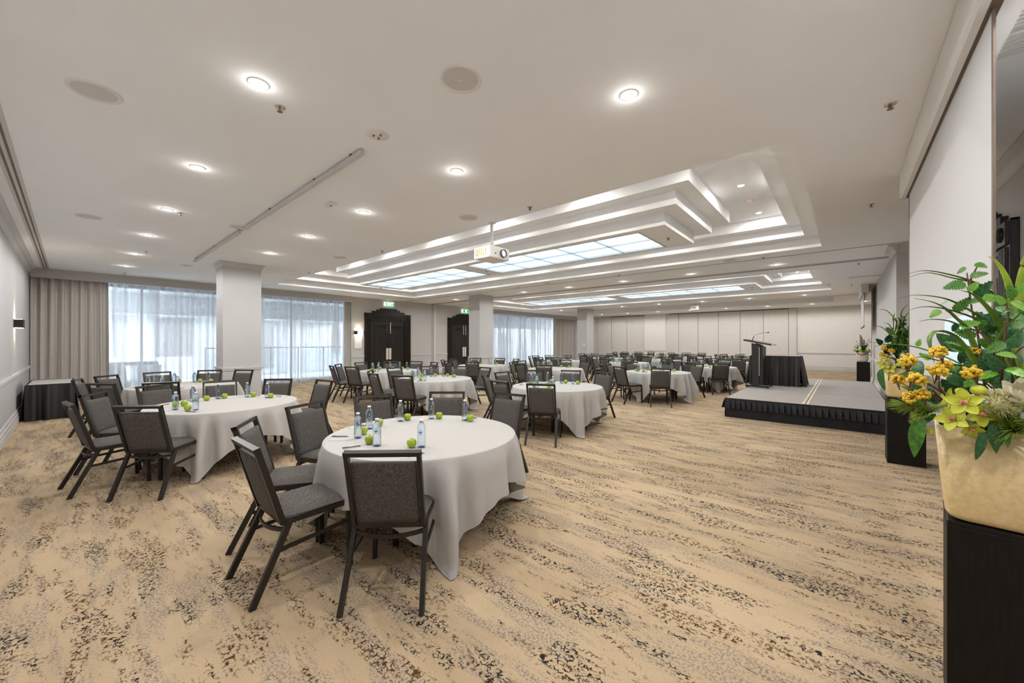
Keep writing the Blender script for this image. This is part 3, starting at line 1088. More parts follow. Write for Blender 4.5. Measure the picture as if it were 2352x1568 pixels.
sp = thing('ceiling_speaker', '', 'speaker', (0, 0, 0), group='flush ceiling speakers')
MB().lathe([(.118, -.002), (.122, -.010), (.142, -.010), (.148, 0)], 36, cap0=False, cap1=False).obj('bezel', M['white'], sp, smooth=True)
MB().lathe([(.119, -.004), (.07, -.006), (.02, -.0065)], 36, cap0=False).obj('grille', M['grille'], sp, smooth=True)
SPK = [((-4.094, .11), 'large round ceiling speaker at the upper left'), ((-1.995, 1.76), 'round ceiling speaker with small badge, top centre'),
       ((-8.243, .165), 'round ceiling speaker above the beige drape side'), ((-4.124, 3.788), 'round ceiling speaker beside the projector pole'),
       ((-7.215, 1.753), 'round ceiling speaker in the gap of the white ceiling rail'), ((-8.179, 3.773), 'round ceiling speaker at the left tip of the near coffer'),
       ((-11.825, 1.794), 'round ceiling speaker left of the near column'), ((-1.906, 9.62), 'round ceiling speaker behind the right end of the near coffer'),
       ((-6.9, 9.62), 'round ceiling speaker behind the middle of the near coffer')]
for i, ((x, y), lab) in enumerate(SPK):
    o = sp if i == 0 else copy_tree(sp)
    o.location = (x, y, CEIL)
    o['label'] = lab
    if i == 1:
        MB().box(-.012, .012, -.009, .009, -.009, -.006).obj('badge', M['white'], o)

spk = thing('fire_sprinkler', '', 'sprinkler', (0, 0, 0), group='fire sprinkler heads')
MB().lathe([(.012, -.004), (.035, -.006), (.038, 0)], 16, cap0=True, cap1=False).obj('escutcheon', M['steel'], spk, smooth=True)
MB().tube([(0, 0, -.005), (0, 0, -.035)], .006, 8).bar((.012, 0, -.006), (.006, 0, -.036), .004).bar((-.012, 0, -.006), (-.006, 0, -.036), .004).obj('frame_arms', M['brass'], spk)
MB().lathe([(.02, -.038), (.02, -.035), (.004, -.034)], 12).obj('deflector', M['brass'], spk)
SPR = [((-3.286, 1.055), 'below the first bright downlight'), ((.271, 4.097), 'at the upper right before the screen'), ((-3.192, 4.048), 'right of the projector at the coffer edge'),
       ((-6.946, 4.061), 'left of the projector at the coffer edge'), ((-7.043, 1.007), 'beside the third downlight of the first row'), ((-10.602, .988), 'beside the fifth downlight of the first row'),
       ((-14.326, .926), 'just before the curtain bulkhead'), ((-10.52, 4.06), 'at the left corner of the near coffer'), ((.277, 6.905), 'right of the near coffer'),
       ((-2.315, 6.845), 'under the right end of the near coffer island'), ((-6.858, 6.912), 'between the two near glazed lights'), ((-11.8, 6.85), 'under the left end of the near coffer island'),
       ((-4.6, 9.75), 'behind the near coffer, third of the row'), ((-1.3, 9.75), 'behind the near coffer, rightmost of the row'), ((-8.2, 9.75), 'behind the near coffer, second of the row'),
       ((-11.9, 9.75), 'behind the near coffer, leftmost of the row'), ((.27, 11.9), 'on the ceiling right of the far coffer'), ((-6.8, 12.0), 'before the far coffer'), ((-2.3, 14.9), 'under the right end of the far coffer island'),
       ((.2, 16.3), 'above the far projection screen')]
for i, ((x, y), lab) in enumerate(SPR):
    o = spk if i == 0 else copy_tree(spk)
    o.location = (x, y, CEIL)
    o['label'] = 'small brass fire sprinkler head ' + lab
t = thing('sprinkler_plate', 'round plate with three brass points at the end of the ceiling rail', 'sprinkler', (-3.084, 1.757, CEIL))
MB().lathe([(.085, -.008), (.098, 0)], 28, cap1=False).obj('plate', M['white'], t, smooth=True)
for a in (0.3, 2.2, 4.4):
    MB().sphere((.04 * math.cos(a), .03 * math.sin(a), -.016), .010, 8, 6).obj('point', M['brass'], t)
t = thing('emergency_light', 'small white rectangular emergency light on the ceiling', 'light', (-5.085, 2.233, CEIL))
MB().box(-.10, .10, -.045, .045, -.025, 0).obj('case', M['white'], t, bevel=.008)
MB().sphere((0, 0, -.027), .012, 8, 6).obj('indicator', M['glass_dark'], t)
p = atz(1724, 461, TOPZ)
t = thing('smoke_detector', 'small round smoke detector with red light in the near coffer', 'detector', (-1.2, 7.6, TOPZ))
MB().lathe([(.03, -.035), (.05, -.03), (.055, 0)], 20, cap1=False).obj('case', M['white'], t, smooth=True)
MB().sphere((.01, -.035, -.033), .008, 8, 6).obj('indicator', M['led_red'], t)

# surface mounted white rail
t = thing('ceiling_rail', 'long white rail fixed across the ceiling left of centre', 'rail', (0, 1.79, CEIL))
for a, b_ in ((-10.87, -7.40), (-7.05, -3.41)):
    MB().box(a, b_, -.022, .022, -.055, -.012).obj('channel', M['trim'], t, bevel=.004)
for x in (-3.6, -4.45, -5.9, -7.1, -7.35, -9.0, -10.6):
    MB().box(x - .015, x + .015, -.03, .03, -.014, 0).obj('bracket', M['brass'], t)
for x in (-4.52, -5.97):
    MB().tube([(x, 0, -.05), (x - .02, .02, -.07), (x - .05, .03, -.05)], .003, 6).obj('wire_hook', M['steel'], t)


# projectors
def projector(label, loc, drop, group):
    t = thing('projector', label, 'projector', loc, group=group)
    z = -drop
    MB().lathe([(.06, -.012), (.065, 0)], 16, cap1=False).obj('ceiling_plate', M['white'], t)
    MB().tube([(0, 0, 0), (0, 0, z + .09)], .024, 12).obj('pole', M['white'], t, smooth=True)
    b_ = MB().box(-.17, .17, -.22, .22, z - .09, z + .09).obj('body', M['white'], t, bevel=.02, seg=3)
    MB().box(-.13, .10, -.2225, -.215, z - .045, z + .055).obj('vent', M['brass'], b_)
    for k in range(6):
        x = -.125 + k * .041
        MB().box(x, x + .009, -.227, -.22, z - .045, z + .055).obj('vent_slat', M['white'], b_)
    o = MB().lathe([(.062, 0), (.062, .035), (.052, .04), (.045, .02)], 24, cap1=False).obj('lens_barrel', M['glass_dark'], t, smooth=True)
    o.location = (.165, .06, z)
    o.rotation_euler = (0, PI / 2, 0)
    MB().lathe([(.046, .018), (.02, .03)], 20).obj('lens_glass', M['lens_blue'], o, smooth=True)
    MB().sphere((.172, -.10, z - .02), .011, 8, 6).obj('sensor', M['black'], t)
    return t


projector('white ceiling projector on a pole before the near coffer', (-4.04, 4.19, CEIL), .49, 'ceiling projectors')
projector('small white ceiling projector near the far wall panels', (-5.35, 19.6, CEIL), .22, 'ceiling projectors')

# ------------------------------------------------------------------ projection screens
def screen(label, x, y0, y1, zbot, glow):
    t = thing('projection_screen', label, 'screen', (x, (y0 + y1) / 2, 0), group='ceiling hung projection screens')
    h = (y1 - y0) / 2 + .12
    # housing: front panel, bottom slot, end caps
    poly = [(-.035, 3.326), (-.035, 3.075), (-.02, 3.062), (.012, 3.062), (.012, 3.10), (.055, 3.10), (.055, 3.062), (.135, 3.062), (.135, 3.326)]
    MB().prism(poly, -h, h).obj('housing', M['white'], t)
    MB().prism([(.012, 3.098), (.012, 3.066), (.055, 3.066), (.055, 3.098)], -h + .01, h - .01).obj('slot', M['seam'], t)
    for s in (-1, 1):
        MB().box(-.037, .137, s * h - .006, s * h + .006, 3.06, 3.326).obj('end_cap', M['trim'], t)
    f = MB().box(.030, .033, -(y1 - y0) / 2, (y1 - y0) / 2, zbot, 3.09).obj('fabric', M['screen'], t)
    for s in (-1, 1):
        e = s * (y1 - y0) / 2
        MB().box(.027, .036, e - .012, e + .012, zbot, 3.09).obj('edge_band', M['seam'], f)
    MB().box(.018, .045, -(y1 - y0) / 2 - .02, (y1 - y0) / 2 + .02, zbot - .04, zbot).obj('bottom_bar', M['seam'], t)
    if glow:
        mb = MB()
        n = 6
        P = []
        a0, a1, b0, b1, r = -1.13, -.37, 1.31, 1.67, .05
        for (cy, cz, s0) in ((a1 - r, b1 - r, 0), (a0 + r, b1 - r, PI / 2), (a0 + r, b0 + r, PI), (a1 - r, b0 + r, 1.5 * PI)):
            for k in range(n):
                an = s0 + PI / 2 * k / (n - 1)
                P.append((.0285, cy + r * math.cos(an), cz + r * math.sin(an)))
        mb.add(P, [tuple(range(len(P)))])
        mb.obj('projected_image', glow, t)
    return t


M['projected'] = emit('projected_picture', (0.62, 0.82, 1.0), 0.10)
screen('large white projection screen hanging behind the flowers', .495, 2.80, 5.78, 1.22, M['projected'])
screen('far white projection screen seen edge-on beyond the stage', .462, 16.45, 19.05, 2.02, None)

# air grille beside the near screen
t = thing('air_grille', 'white slatted air grille on the ceiling at the upper right', 'grille', (.98, 3.59, CEIL))
MB().box(-.30, .30, -.26, .26, -.006, 0).obj('backing', M['grille'], t)
for k in range(5):
    y = -.24 + k * .04
    MB().box(-.30, .30, y, y + .02, -.02, -.004).obj('slat', M['white'], t)
    MB().box(-.30, .30, y + .02, y + .036, -.0075, -.005).obj('gap', M['seam'], t)
for k in range(6):
    y = .02 + k * .04
    MB().box(-.30, .30, y, y + .03, -.016, -.004).obj('slat', M['white'], t)
for s in (-1, 1):
    MB().box(s * .30 - .02, s * .30 + .02, -.28, .28, -.015, 0).obj('border', M['white'], t)
    MB().box(-.32, .32, s * .27 - .015, s * .27 + .015, -.015, 0).obj('border', M['white'], t)
t = thing('air_grille', 'narrow slot air grille on the ceiling near the far screen', 'grille', (.45, 14.4, CEIL))
MB().box(-.35, .35, -.06, .06, -.01, 0).obj('backing', M['white'], t)
MB().box(-.33, .33, -.02, .02, -.0125, -.009).obj('gap', M['seam'], t)

# ------------------------------------------------------------------ stage, lectern, skirted tables
SX0, SX1, SY0, SY1, SH = -1.80, .60, 8.69, 14.7, .385
t = thing('stage', 'low grey carpeted stage with pleated black skirt', 'stage', (0, 0, 0))
mid = (SX0 + SX1) / 2
mid = -.52
for (a, b_) in ((SX0, mid - .05), (mid + .05, SX1)):
    for (c, d) in ((SY0, 10.68), (10.69, 12.69), (12.70, SY1)):
        MB().box(a, b_, c, d, SH - .03, SH).obj('deck_board', M['stage'], t)
for x in (mid - .03, mid + .03):
    MB().box(x - .018, x + .018, SY0, SY1, SH - .03, SH + .004).obj('joint_strip', M['strip'], t)
MB().box(mid - .011, mid + .011, SY0, SY1, SH - .03, SH - .003).obj('joint_gap', M['seam'], t)
MB().box(SX0 + .05, SX1 - .05, SY0 + .05, SY1 - .05, 0, SH - .03).obj('under_frame', M['black'], t)
mb = MB()
for (a, b_) in (((SX0, SY0), (SX1, SY0)), ((SX0, SY1), (SX0, SY0)), ((SX1, SY0), (SX1, SY1))):
    mb.bar((a[0], a[1], SH - .022), (b_[0], b_[1], SH - .022), .03, .04)
mb.obj('edge_trim', M['black'], t)


def pleats(p, q, nrm, z0, z1, n, m, name, parent, flare=.0, rnd=3):
    """box pleats between p and q: overlapping tabs that stand proud at one side"""
    rr = random.Random(rnd)
    p, q, nrm = Vector((*p, 0)), Vector((*q, 0)), Vector((*nrm, 0))
    d = (q - p) / n
    for k in range(n):
        a = p + d * k
        b_ = p + d * (k + 1.12)
        j = rr.uniform(-.006, .008)
        mb = MB()
        o0, o1 = .012, .040 + j
        f0, f1 = flare + .004, flare + .02 + j
        vs = [a + nrm * o0 + Vector((0, 0, z1)), b_ + nrm * (o1 - .012) + Vector((0, 0, z1)),
              b_ + nrm * (o1 + f1) + Vector((0, 0, z0 + j)), a + nrm * (o0 + f0) + Vector((0, 0, z0 + j))]
        mb.add(vs + [v - nrm * .006 for v in vs], [(0, 1, 2, 3), (7, 6, 5, 4), (0, 4, 5, 1), (1, 5, 6, 2), (2, 6, 7, 3), (3, 7, 4, 0)])
        mb.obj(name, m, parent)


# lower wavy skirt
def skirt(p, q, nrm, z0, z1, m, name, parent, amp=.02, per=.35, flare=.03, rnd=1, per_p=.13, y_amp=1.0):
    rr = random.Random(rnd)
    p, q, nrm = Vector((*p, 0)), Vector((*q, 0)), Vector((*nrm, 0))
    L_ = (q - p).length
    n = max(8, int(L_ / .02))
    mb = MB()
    ph = [rr.uniform(0, 6.28) for _ in range(4)]
    zs = [0, .35, .7, 1]
    for i in range(n + 1):
        u = L_ * i / n
        for h in zs:
            s = abs(math.sin(PI * u / per + ph[0] + .5 * math.sin(u * 5 + ph[1]))) * 2 - 1
            s2 = math.sin(2 * PI * u / per_p + ph[2])
            d = .012 + flare * h + amp * (.75 * s + .35 * s2) * (.35 + .65 * h)
            v = p + (q - p) * (i / n) + nrm * d
            mb.v.append((v.x, v.y, z1 + (z0 - z1) * h))
        if i:
            a = (i - 1) * 4
            for k in range(3):
                mb.f.append((a + k, a + k + 1, a + 4 + k + 1, a + 4 + k))
    return mb.obj(name, m, parent, smooth=True, fix=False)


skirt((SX0, SY0), (SX1, SY0), (0, -1), .004, SH - .14, M['navy_cloth'], 'lower_skirt', t, .012, .45, .005, 4, .3)
skirt((SX0, SY1), (SX0, SY0), (-1, 0), .004, SH - .14, M['navy_cloth'], 'lower_skirt', t, .012, .45, .005, 5, .3)
pleats((SX0 - .02, SY0), (SX1, SY0), (0, -1), SH - .205, SH - .03, 27, M['navy_cloth'], 'pleat', t, .012)
pleats((SX0, SY1), (SX0, SY0), (-1, 0), SH - .205, SH - .03, 40, M['navy_cloth'], 'pleat', t, .012, 9)

# lectern (faces the audience at -X)
LX, LY = -1.58, 11.27
t = thing('lectern', 'black laminate lectern with sloping top on the stage', 'lectern', (LX, LY, SH))
for s in (-1, 1):
    f = MB().box(-.26, .24, s * .30 - .035, s * .30 + .035, .025, .065).obj('foot_bar', M['black'], t, bevel=.012)
    for x in (-.22, .20):
        MB().lathe([(.02, 0), (.022, .02), (.015, .03)], 10, (x, s * .30, 0)).obj('caster', M['glass_dark'], f)
    MB().prism([(-.11, .06), (.03, .06), (.03, 1.05), (-.13, 1.10)], s * .285 - .02, s * .285 + .02).obj('side_panel', M['lectern'], t, bevel=.004)
MB().prism([(.0, .09), (.10, .09), (.10, 1.0), (.0, 1.05)], -.265, .265).obj('centre_panel', M['lectern'], t)
MB().bar((.034, -.305, .3), (.034, -.305, 1.0), .012, .03).obj('cable_cover', M['steel'], t)
a, b_ = Vector((-.30, 0, 1.175)), Vector((.29, 0, 1.055))
d = (b_ - a).normalized()
up = Vector((-d.z, 0, d.x))
mb = MB()
mb.bar(a, b_, .66, .04, up)
mb.obj('reading_top', M['lectern'], t, bevel=.014, seg=3)
mb = MB().bar(b_ + Vector((.004, -.33, 0)), b_ + Vector((.004, .33, 0)), .03, .03)
mb.obj('book_stop', M['plate'], t, bevel=.008)
mic = MB().tube([(-.13, -.18, 1.15), (-.118, -.18, 1.20), (-.095, -.18, 1.26)], .008, 8).obj('microphone_base', M['black'], t)
MB().tube([(-.095, -.18, 1.26), (-.07, -.18, 1.295), (.0, -.18, 1.325), (.09, -.18, 1.345), (.18, -.18, 1.355)], .0035, 8).obj('gooseneck', M['black'], mic)
MB().sphere((.20, -.18, 1.355), .016, 10, 8, (1.6, .8, .8)).obj('capsule', M['black'], mic, smooth=True)


def skirted_table(name, label, x0, x1, y0, y1, z0, h, m, group, fl=.04, rnd=1, overhang=True):
    t = thing(name, label, 'table', ((x0 + x1) / 2, (y0 + y1) / 2, z0), group=group)
    ax, ay = (x1 - x0) / 2, (y1 - y0) / 2
    MB().box(-ax, ax, -ay, ay, h - .025, h).obj('table_top', M['cloth'], t, bevel=.006)
    mb = MB()
    mb.bar((-ax, -ay, h - .015), (ax, -ay, h - .015), .02, .04).bar((ax, -ay, h - .015), (ax, ay, h - .015), .02, .04)
    mb.bar((ax, ay, h - .015), (-ax, ay, h - .015), .02, .04).bar((-ax, ay, h - .015), (-ax, -ay, h - .015), .02, .04)
    mb.obj('skirt_band', m, t)
    for i, (p, q, n) in enumerate((((-ax, -ay), (ax, -ay), (0, -1)), ((ax, -ay), (ax, ay), (1, 0)), ((ax, ay), (-ax, ay), (0, 1)), ((-ax, ay), (-ax, -ay), (-1, 0)))):
        # each side carries on past its corner so the folds meet
        P, Q = Vector(p), Vector(q)
        dd = (Q - P).normalized() * .03
        skirt(P - dd, Q + dd, n, .006, h - .01, m, 'skirt', t, .055, .23, fl, rnd * 10 + i, .15)
    for sx in (-1, 1):
        for sy in (-1, 1):
            MB().bar((sx * (ax - .06), sy * (ay - .06), 0), (sx * (ax - .06), sy * (ay - .06), h - .025), .035).obj('leg', M['black'], t)
    return t


skirted_table('skirted_table', 'black skirted side table behind the lectern on stage', -1.88, -.84, 11.98, 12.62, SH, .76, M['dark_cloth'], 'skirted side tables', .09, 2)
skirted_table('skirted_table', 'black skirted table with white top in the left corner', -13.2, -11.72, -.555, .02, 0, .685, M['dark_cloth'], 'skirted side tables', .03, 3)

# ------------------------------------------------------------------ chairs
def make_chair(full=True):
    t = thing('banquet_chair', '', 'chair', (0, 0, 0), group='banquet chairs around the round tables')
    # local: faces +y; origin on the floor under the seat centre
    W = .205
    TOPY, TOPZ_, BY, BZ = -.345, .905, -.205, .425
    bd = Vector((0, TOPY - BY, TOPZ_ - BZ)).normalized()
    nrm = Vector((0, bd.z, -bd.y))
    # seat pad, domed
    sp_ = MB()
    n, m_ = 8, 8
    for i in range(n + 1):
        for j in range(m_ + 1):
            u, v = i / n * 2 - 1, j / m_ * 2 - 1
            e = (1 - abs(u) ** 6) * (1 - abs(v) ** 6)
            sp_.v.append((u * (.212 + .008 * v), v * .212 + .0, .455 + .03 * e ** .5 + (-.012 * max(0, v - .6))))
    k = (n + 1) * (m_ + 1)
    for i in range(n):
        for j in range(m_):
            a = i * (m_ + 1) + j
            sp_.f.append((a, a + m_ + 1, a + m_ + 2, a + 1))
    sp_.box(-.205, .205, -.205, .205, .425, .458)
    sp_.obj('seat', M['seatfab'], t, smooth=True)
    # back pad
    bp = MB()
    n, m_ = 8, 10
    for side in (1, -1):
        k0 = len(bp.v)
        for i in range(n + 1):
            for j in range(m_ + 1):
                u, v = i / n * 2 - 1, j / m_
                e = ((1 - abs(u) ** 8) * (1 - abs(v * 2 - 1) ** 8)) ** .5
                p = Vector((u * .183, 0, 0)) + Vector((0, BY, BZ)) + bd * (.02 + v * .405) + nrm * (side * (.012 + .012 * e) + .004)
                bp.v.append(tuple(p))
        for i in range(n):
            for j in range(m_):
                a = k0 + i * (m_ + 1) + j
                f = (a, a + m_ + 1, a + m_ + 2, a + 1)
                bp.f.append(f if side == -1 else tuple(reversed(f)))
    N_ = (n + 1) * (m_ + 1)
    rim = [i * (m_ + 1) for i in range(n + 1)] + [n * (m_ + 1) + j for j in range(1, m_ + 1)] + [i * (m_ + 1) + m_ for i in range(n - 1, -1, -1)] + [j for j in range(m_ - 1, 0, -1)]
    for q in range(len(rim)):
        a, b_ = rim[q], rim[(q + 1) % len(rim)]
        bp.f.append((a, b_, b_ + N_, a + N_))
    bp.obj('backrest', M['fabric'], t, smooth=True)
    bf = MB()
    top = Vector((0, TOPY, TOPZ_ - .014))
    for s in (-1, 1):
        bf.bar((s * (W - .002), BY, BZ), (s * (W - .002), TOPY, TOPZ_ - .002), .024, .034, nrm)
    bf.bar((-W - .01, top.y, top.z), (W + .01, top.y, top.z), .034, .026, bd)
    sf = MB()
    for s in (-1, 1):
        sf.bar((s * W, -.21, .43), (s * W, .205, .43), .022, .03)
    sf.bar((-W, .20, .43), (W, .20, .43), .022, .03).bar((-W, -.20, .425), (W, -.20, .425), .022, .03)
    legs = []
    for s in (-1, 1):
        legs.append(MB().bar((s * W, .195, .43), (s * (W + .012), .205, 0), .026, .030, (0, 1, 0)))
        legs.append(MB().bar((s * (W + .004), -.165, .44), (s * (W + .020), -.375, 0), .026, .034, (0, 1, .4)))
    br = MB()
    N2 = 8
    pts = [Vector((W * 1.0 * (2 * i / N2 - 1), -.195 - .05 * (1 - (2 * i / N2 - 1) ** 2), .385 - .012 * (1 - (2 * i / N2 - 1) ** 2))) for i in range(N2 + 1)]
    for a, b_ in zip(pts[:-1], pts[1:]):
        br.bar(a, b_, .012, .024)
    st = [MB().bar((s * (W + .008), -.245, .275), (s * (W + .005), .20, .305), .014, .022) for s in (-1, 1)]
    if full:
        bf.obj('back_frame', M['frame'], t)
        sf.obj('seat_frame', M['frame'], t)
        for l in legs:
            l.obj('leg', M['frame'], t)
        br.obj('rear_brace', M['frame'], t)
        for s in st:
            s.obj('stretcher', M['frame'], t)
    else:
        al = MB()
        for q in [bf, sf, br] + legs + st:
            al.add(q.v, q.f)
        al.obj('chair_frame', M['frame'], t)
    return t


chair_full = make_chair(True)
chair_far = make_chair(False)
used = {'full': False, 'far': False}


def place_chair(x, y, face, label, far):
    k = 'far' if far else 'full'
    src = chair_far if far else chair_full
    o = copy_tree(src) if used[k] else src
    used[k] = True
    o.location = (x, y, 0)
    o.rotation_euler = (0, 0, face - PI / 2)
    o['label'] = label
    return o


# ------------------------------------------------------------------ round tables and what stands on them
TR, TH = .785, .715


def cloth_mesh(rnd, rot, seats=()):
    rr = random.Random(rnd)
    mb = MB()
    NA, r = 216, TR + .006
    half = 1.13
    ph = [rr.uniform(0, 6.28) for _ in range(6)]
    drops = [0, .012, .03, .09, .17, .26, .34, .42, .50, .58, .66, .72, .80]
    rings = [(0.3, None), (.6, None), (r - .02, None)]
    amp_c = [rr.uniform(.75, 1.25) for _ in range(4)]
    RIDGE = [[(rr.uniform(-.06, .06), .075, rr.uniform(.05, .09)), (-.27 + rr.uniform(-.05, .05), .07, rr.uniform(.05, .10)), (.27 + rr.uniform(-.05, .05), .07, rr.uniform(.05, .10)), (-.14, .06, -.10), (.14, .06, -.10)] for _ in range(4)]
    mb.v.append((0, 0, TH + .006))
    for q, _ in rings:
        for i in range(NA):
            a = 2 * PI * i / NA
            mb.v.append((q * math.cos(a), q * math.sin(a), TH + .006))
    for d0 in drops:
        for i in range(NA):
            a = 2 * PI * i / NA
            l = a - rot
            mx = half / max(abs(math.cos(l)), abs(math.sin(l)))
            dmax = mx - r
            fr = d0 / drops[-1]
            d = fr * dmax
            c = max(0, -math.cos(4 * l)) ** 1.5            # 1 at the cloth corners
            ci = int((l % (2 * PI)) / (PI / 2)) % 4
            lc = (l % (PI / 2)) - PI / 4
            fold = 0.0
            for q, (off, wd, am) in enumerate(RIDGE[ci]):
                fold += am * math.exp(-((lc - off) / wd) ** 2)
            fold += .055 * math.sin(l * 13 + ph[4]) + .035 * math.sin(l * 21 + ph[5]) + .010 * math.sin(l * 37 + ph[0])
            near = max([0] + [math.exp(-((((a - sa + PI) % (2 * PI)) - PI) / .27) ** 4) for sa in seats])
            if fold > 0:
                fold *= 1 - .8 * near
            dd = max(0, d - .02) * (1 - .5 * near)
            R = r + .004 + min(.03, d * .35) + dd * .02 + fold * min(.95, dd * 2.6)
            R = max(R, r - .02 + .0)
            z = TH + .006 - (d if d > .03 else d * d / .03)
            if z < .006:                                   # corner trails on the carpet
                R += (.006 - z) * .8
                z = .006 + .006 * abs(math.sin(l * 20))
            mb.v.append((R * math.cos(a), R * math.sin(a), z))
    for i in range(NA):
        mb.f.append((0, 1 + i, 1 + (i + 1) % NA))
    nr = len(rings) + len(drops)
    for k in range(nr - 1):
        for i in range(NA):
            a = 1 + k * NA + i
            b_ = 1 + k * NA + (i + 1) % NA
            mb.f.append((a, a + NA, b_ + NA, b_))
    return mb.mesh('tablecloth', M['cloth'], smooth=True)


table_src = thing('round_table', '', 'table', (0, 0, 0), group='round banquet tables')
MB().lathe([(TR - .01, TH - .03), (TR, TH - .025), (TR, TH - .005), (TR - .01, TH)], 48).obj('table_top', M['strip'], table_src)
for a in range(4):
    an = PI / 4 + a * PI / 2
    mb = MB()
    for s in (-.07, .07):
        p = Vector((.50 * math.cos(an) - s * math.sin(an), .50 * math.sin(an) + s * math.cos(an), 0))
        mb.bar(p + Vector((0, 0, .0)), p + Vector((0, 0, TH - .03)), .034)
    mb.obj('leg', M['black'], table_src)

# bottle, apple, pen, note sheet
bot = thing('water_bottle', '', 'bottle', (0, 0, 0), group='water bottles on the round tables')
prof = [(.017, 0), (.030, .004)]
for k in range(6):
    z = .012 + k * .014
    prof += [(.031, z), (.0292, z + .007)]
prof += [(.031, .098), (.0312, .150), (.029, .160), (.020, .178), (.0145, .188), (.0135, .192), (.0135, .197)]
MB().lathe(prof, 20).obj('body', M['bottle'], bot, smooth=True)
MB().lathe([(.022, .003), (.014, .010), (.004, .013)], 14).obj('base_dimple', M['bottle_base'], bot, smooth=True)
MB().lathe([(.0128, .186), (.0128, .192)], 14).obj('neck_water', M['bottle_base'], bot, smooth=True)
MB().lathe([(.0150, .195), (.0152, .207), (.0140, .210)], 16).obj('cap', M['cap'], bot, smooth=True)


def on_cyl(pts, r=.0322):
    return [(r * math.sin(u / r), -r * math.cos(u / r), v) for u, v in pts]


mb = MB()
n = 14
cv = []
for k in range(n + 1):
    a = PI * 1.05 + (PI * .9) * k / n
    w = .005 * math.sin(PI * k / n) + .0008
    cv.append(((.0155 + w / 2) * math.cos(a), .130 + (.0155 + w / 2) * math.sin(a)))
    cv.append(((.0155 - w) * math.cos(a), .130 + (.0155 - w) * math.sin(a)))
mb.add(on_cyl(cv), [(2 * k, 2 * k + 2, 2 * k + 3, 2 * k + 1) for k in range(n)])
mb.obj('crescent_print', M['logo'], bot, fix=False)
mb = MB()
dp = [(0, .148), (.0045, .134), (.0035, .124), (0, .121), (-.0035, .124), (-.0045, .134)]
mb.add(on_cyl(dp), [(0, 1, 2, 3, 4, 5)])
mb.obj('drop_print', M['drop'], bot, fix=False)
mb = MB()
for z, wd in ((.108, .010), (.104, .016), (.099, .013)):
    q = on_cyl([(-wd, z), (0, z), (wd, z), (wd, z + .0022), (0, z + .0022), (-wd, z + .0022)])
    mb.add(q, [(0, 1, 4, 5), (1, 2, 3, 4)])
mb.obj('small_print', M['print'], bot, fix=False)

app = thing('green_apple', '', 'apple', (0, 0, 0), group='green apples on the round tables')
ar = .0365
MB().lathe([(.006, .008), (.014, .002), (.024, .004), (.032, .016), (.0365, .034), (.036, .046), (.030, .059), (.020, .066), (.010, .064), (.003, .058)], 18).obj('fruit', M['apple'], app, smooth=True)
MB().tube([(0, 0, .057), (.002, 0, .068), (.005, .001, .078)], .0016, 5).obj('stalk', M['stemwood'], app)
pen = thing('pen', '', 'pen', (0, 0, 0), group='pens on the round tables')
MB().tube([(-.068, 0, .005), (.055, 0, .005)], .0048, 8).obj('barrel', M['pen'], pen, smooth=True)
MB().tube([(.055, 0, .005), (.072, 0, .005)], .0046, 8, .0012).obj('tip', M['steel'], pen, smooth=True)
MB().box(-.066, -.03, -.001, .001, .0095, .012).obj('clip', M['steel'], pen)
note_me = MB().box(-.075, .075, -.105, .105, 0, .0015).mesh('note_sheet', M['paper'])

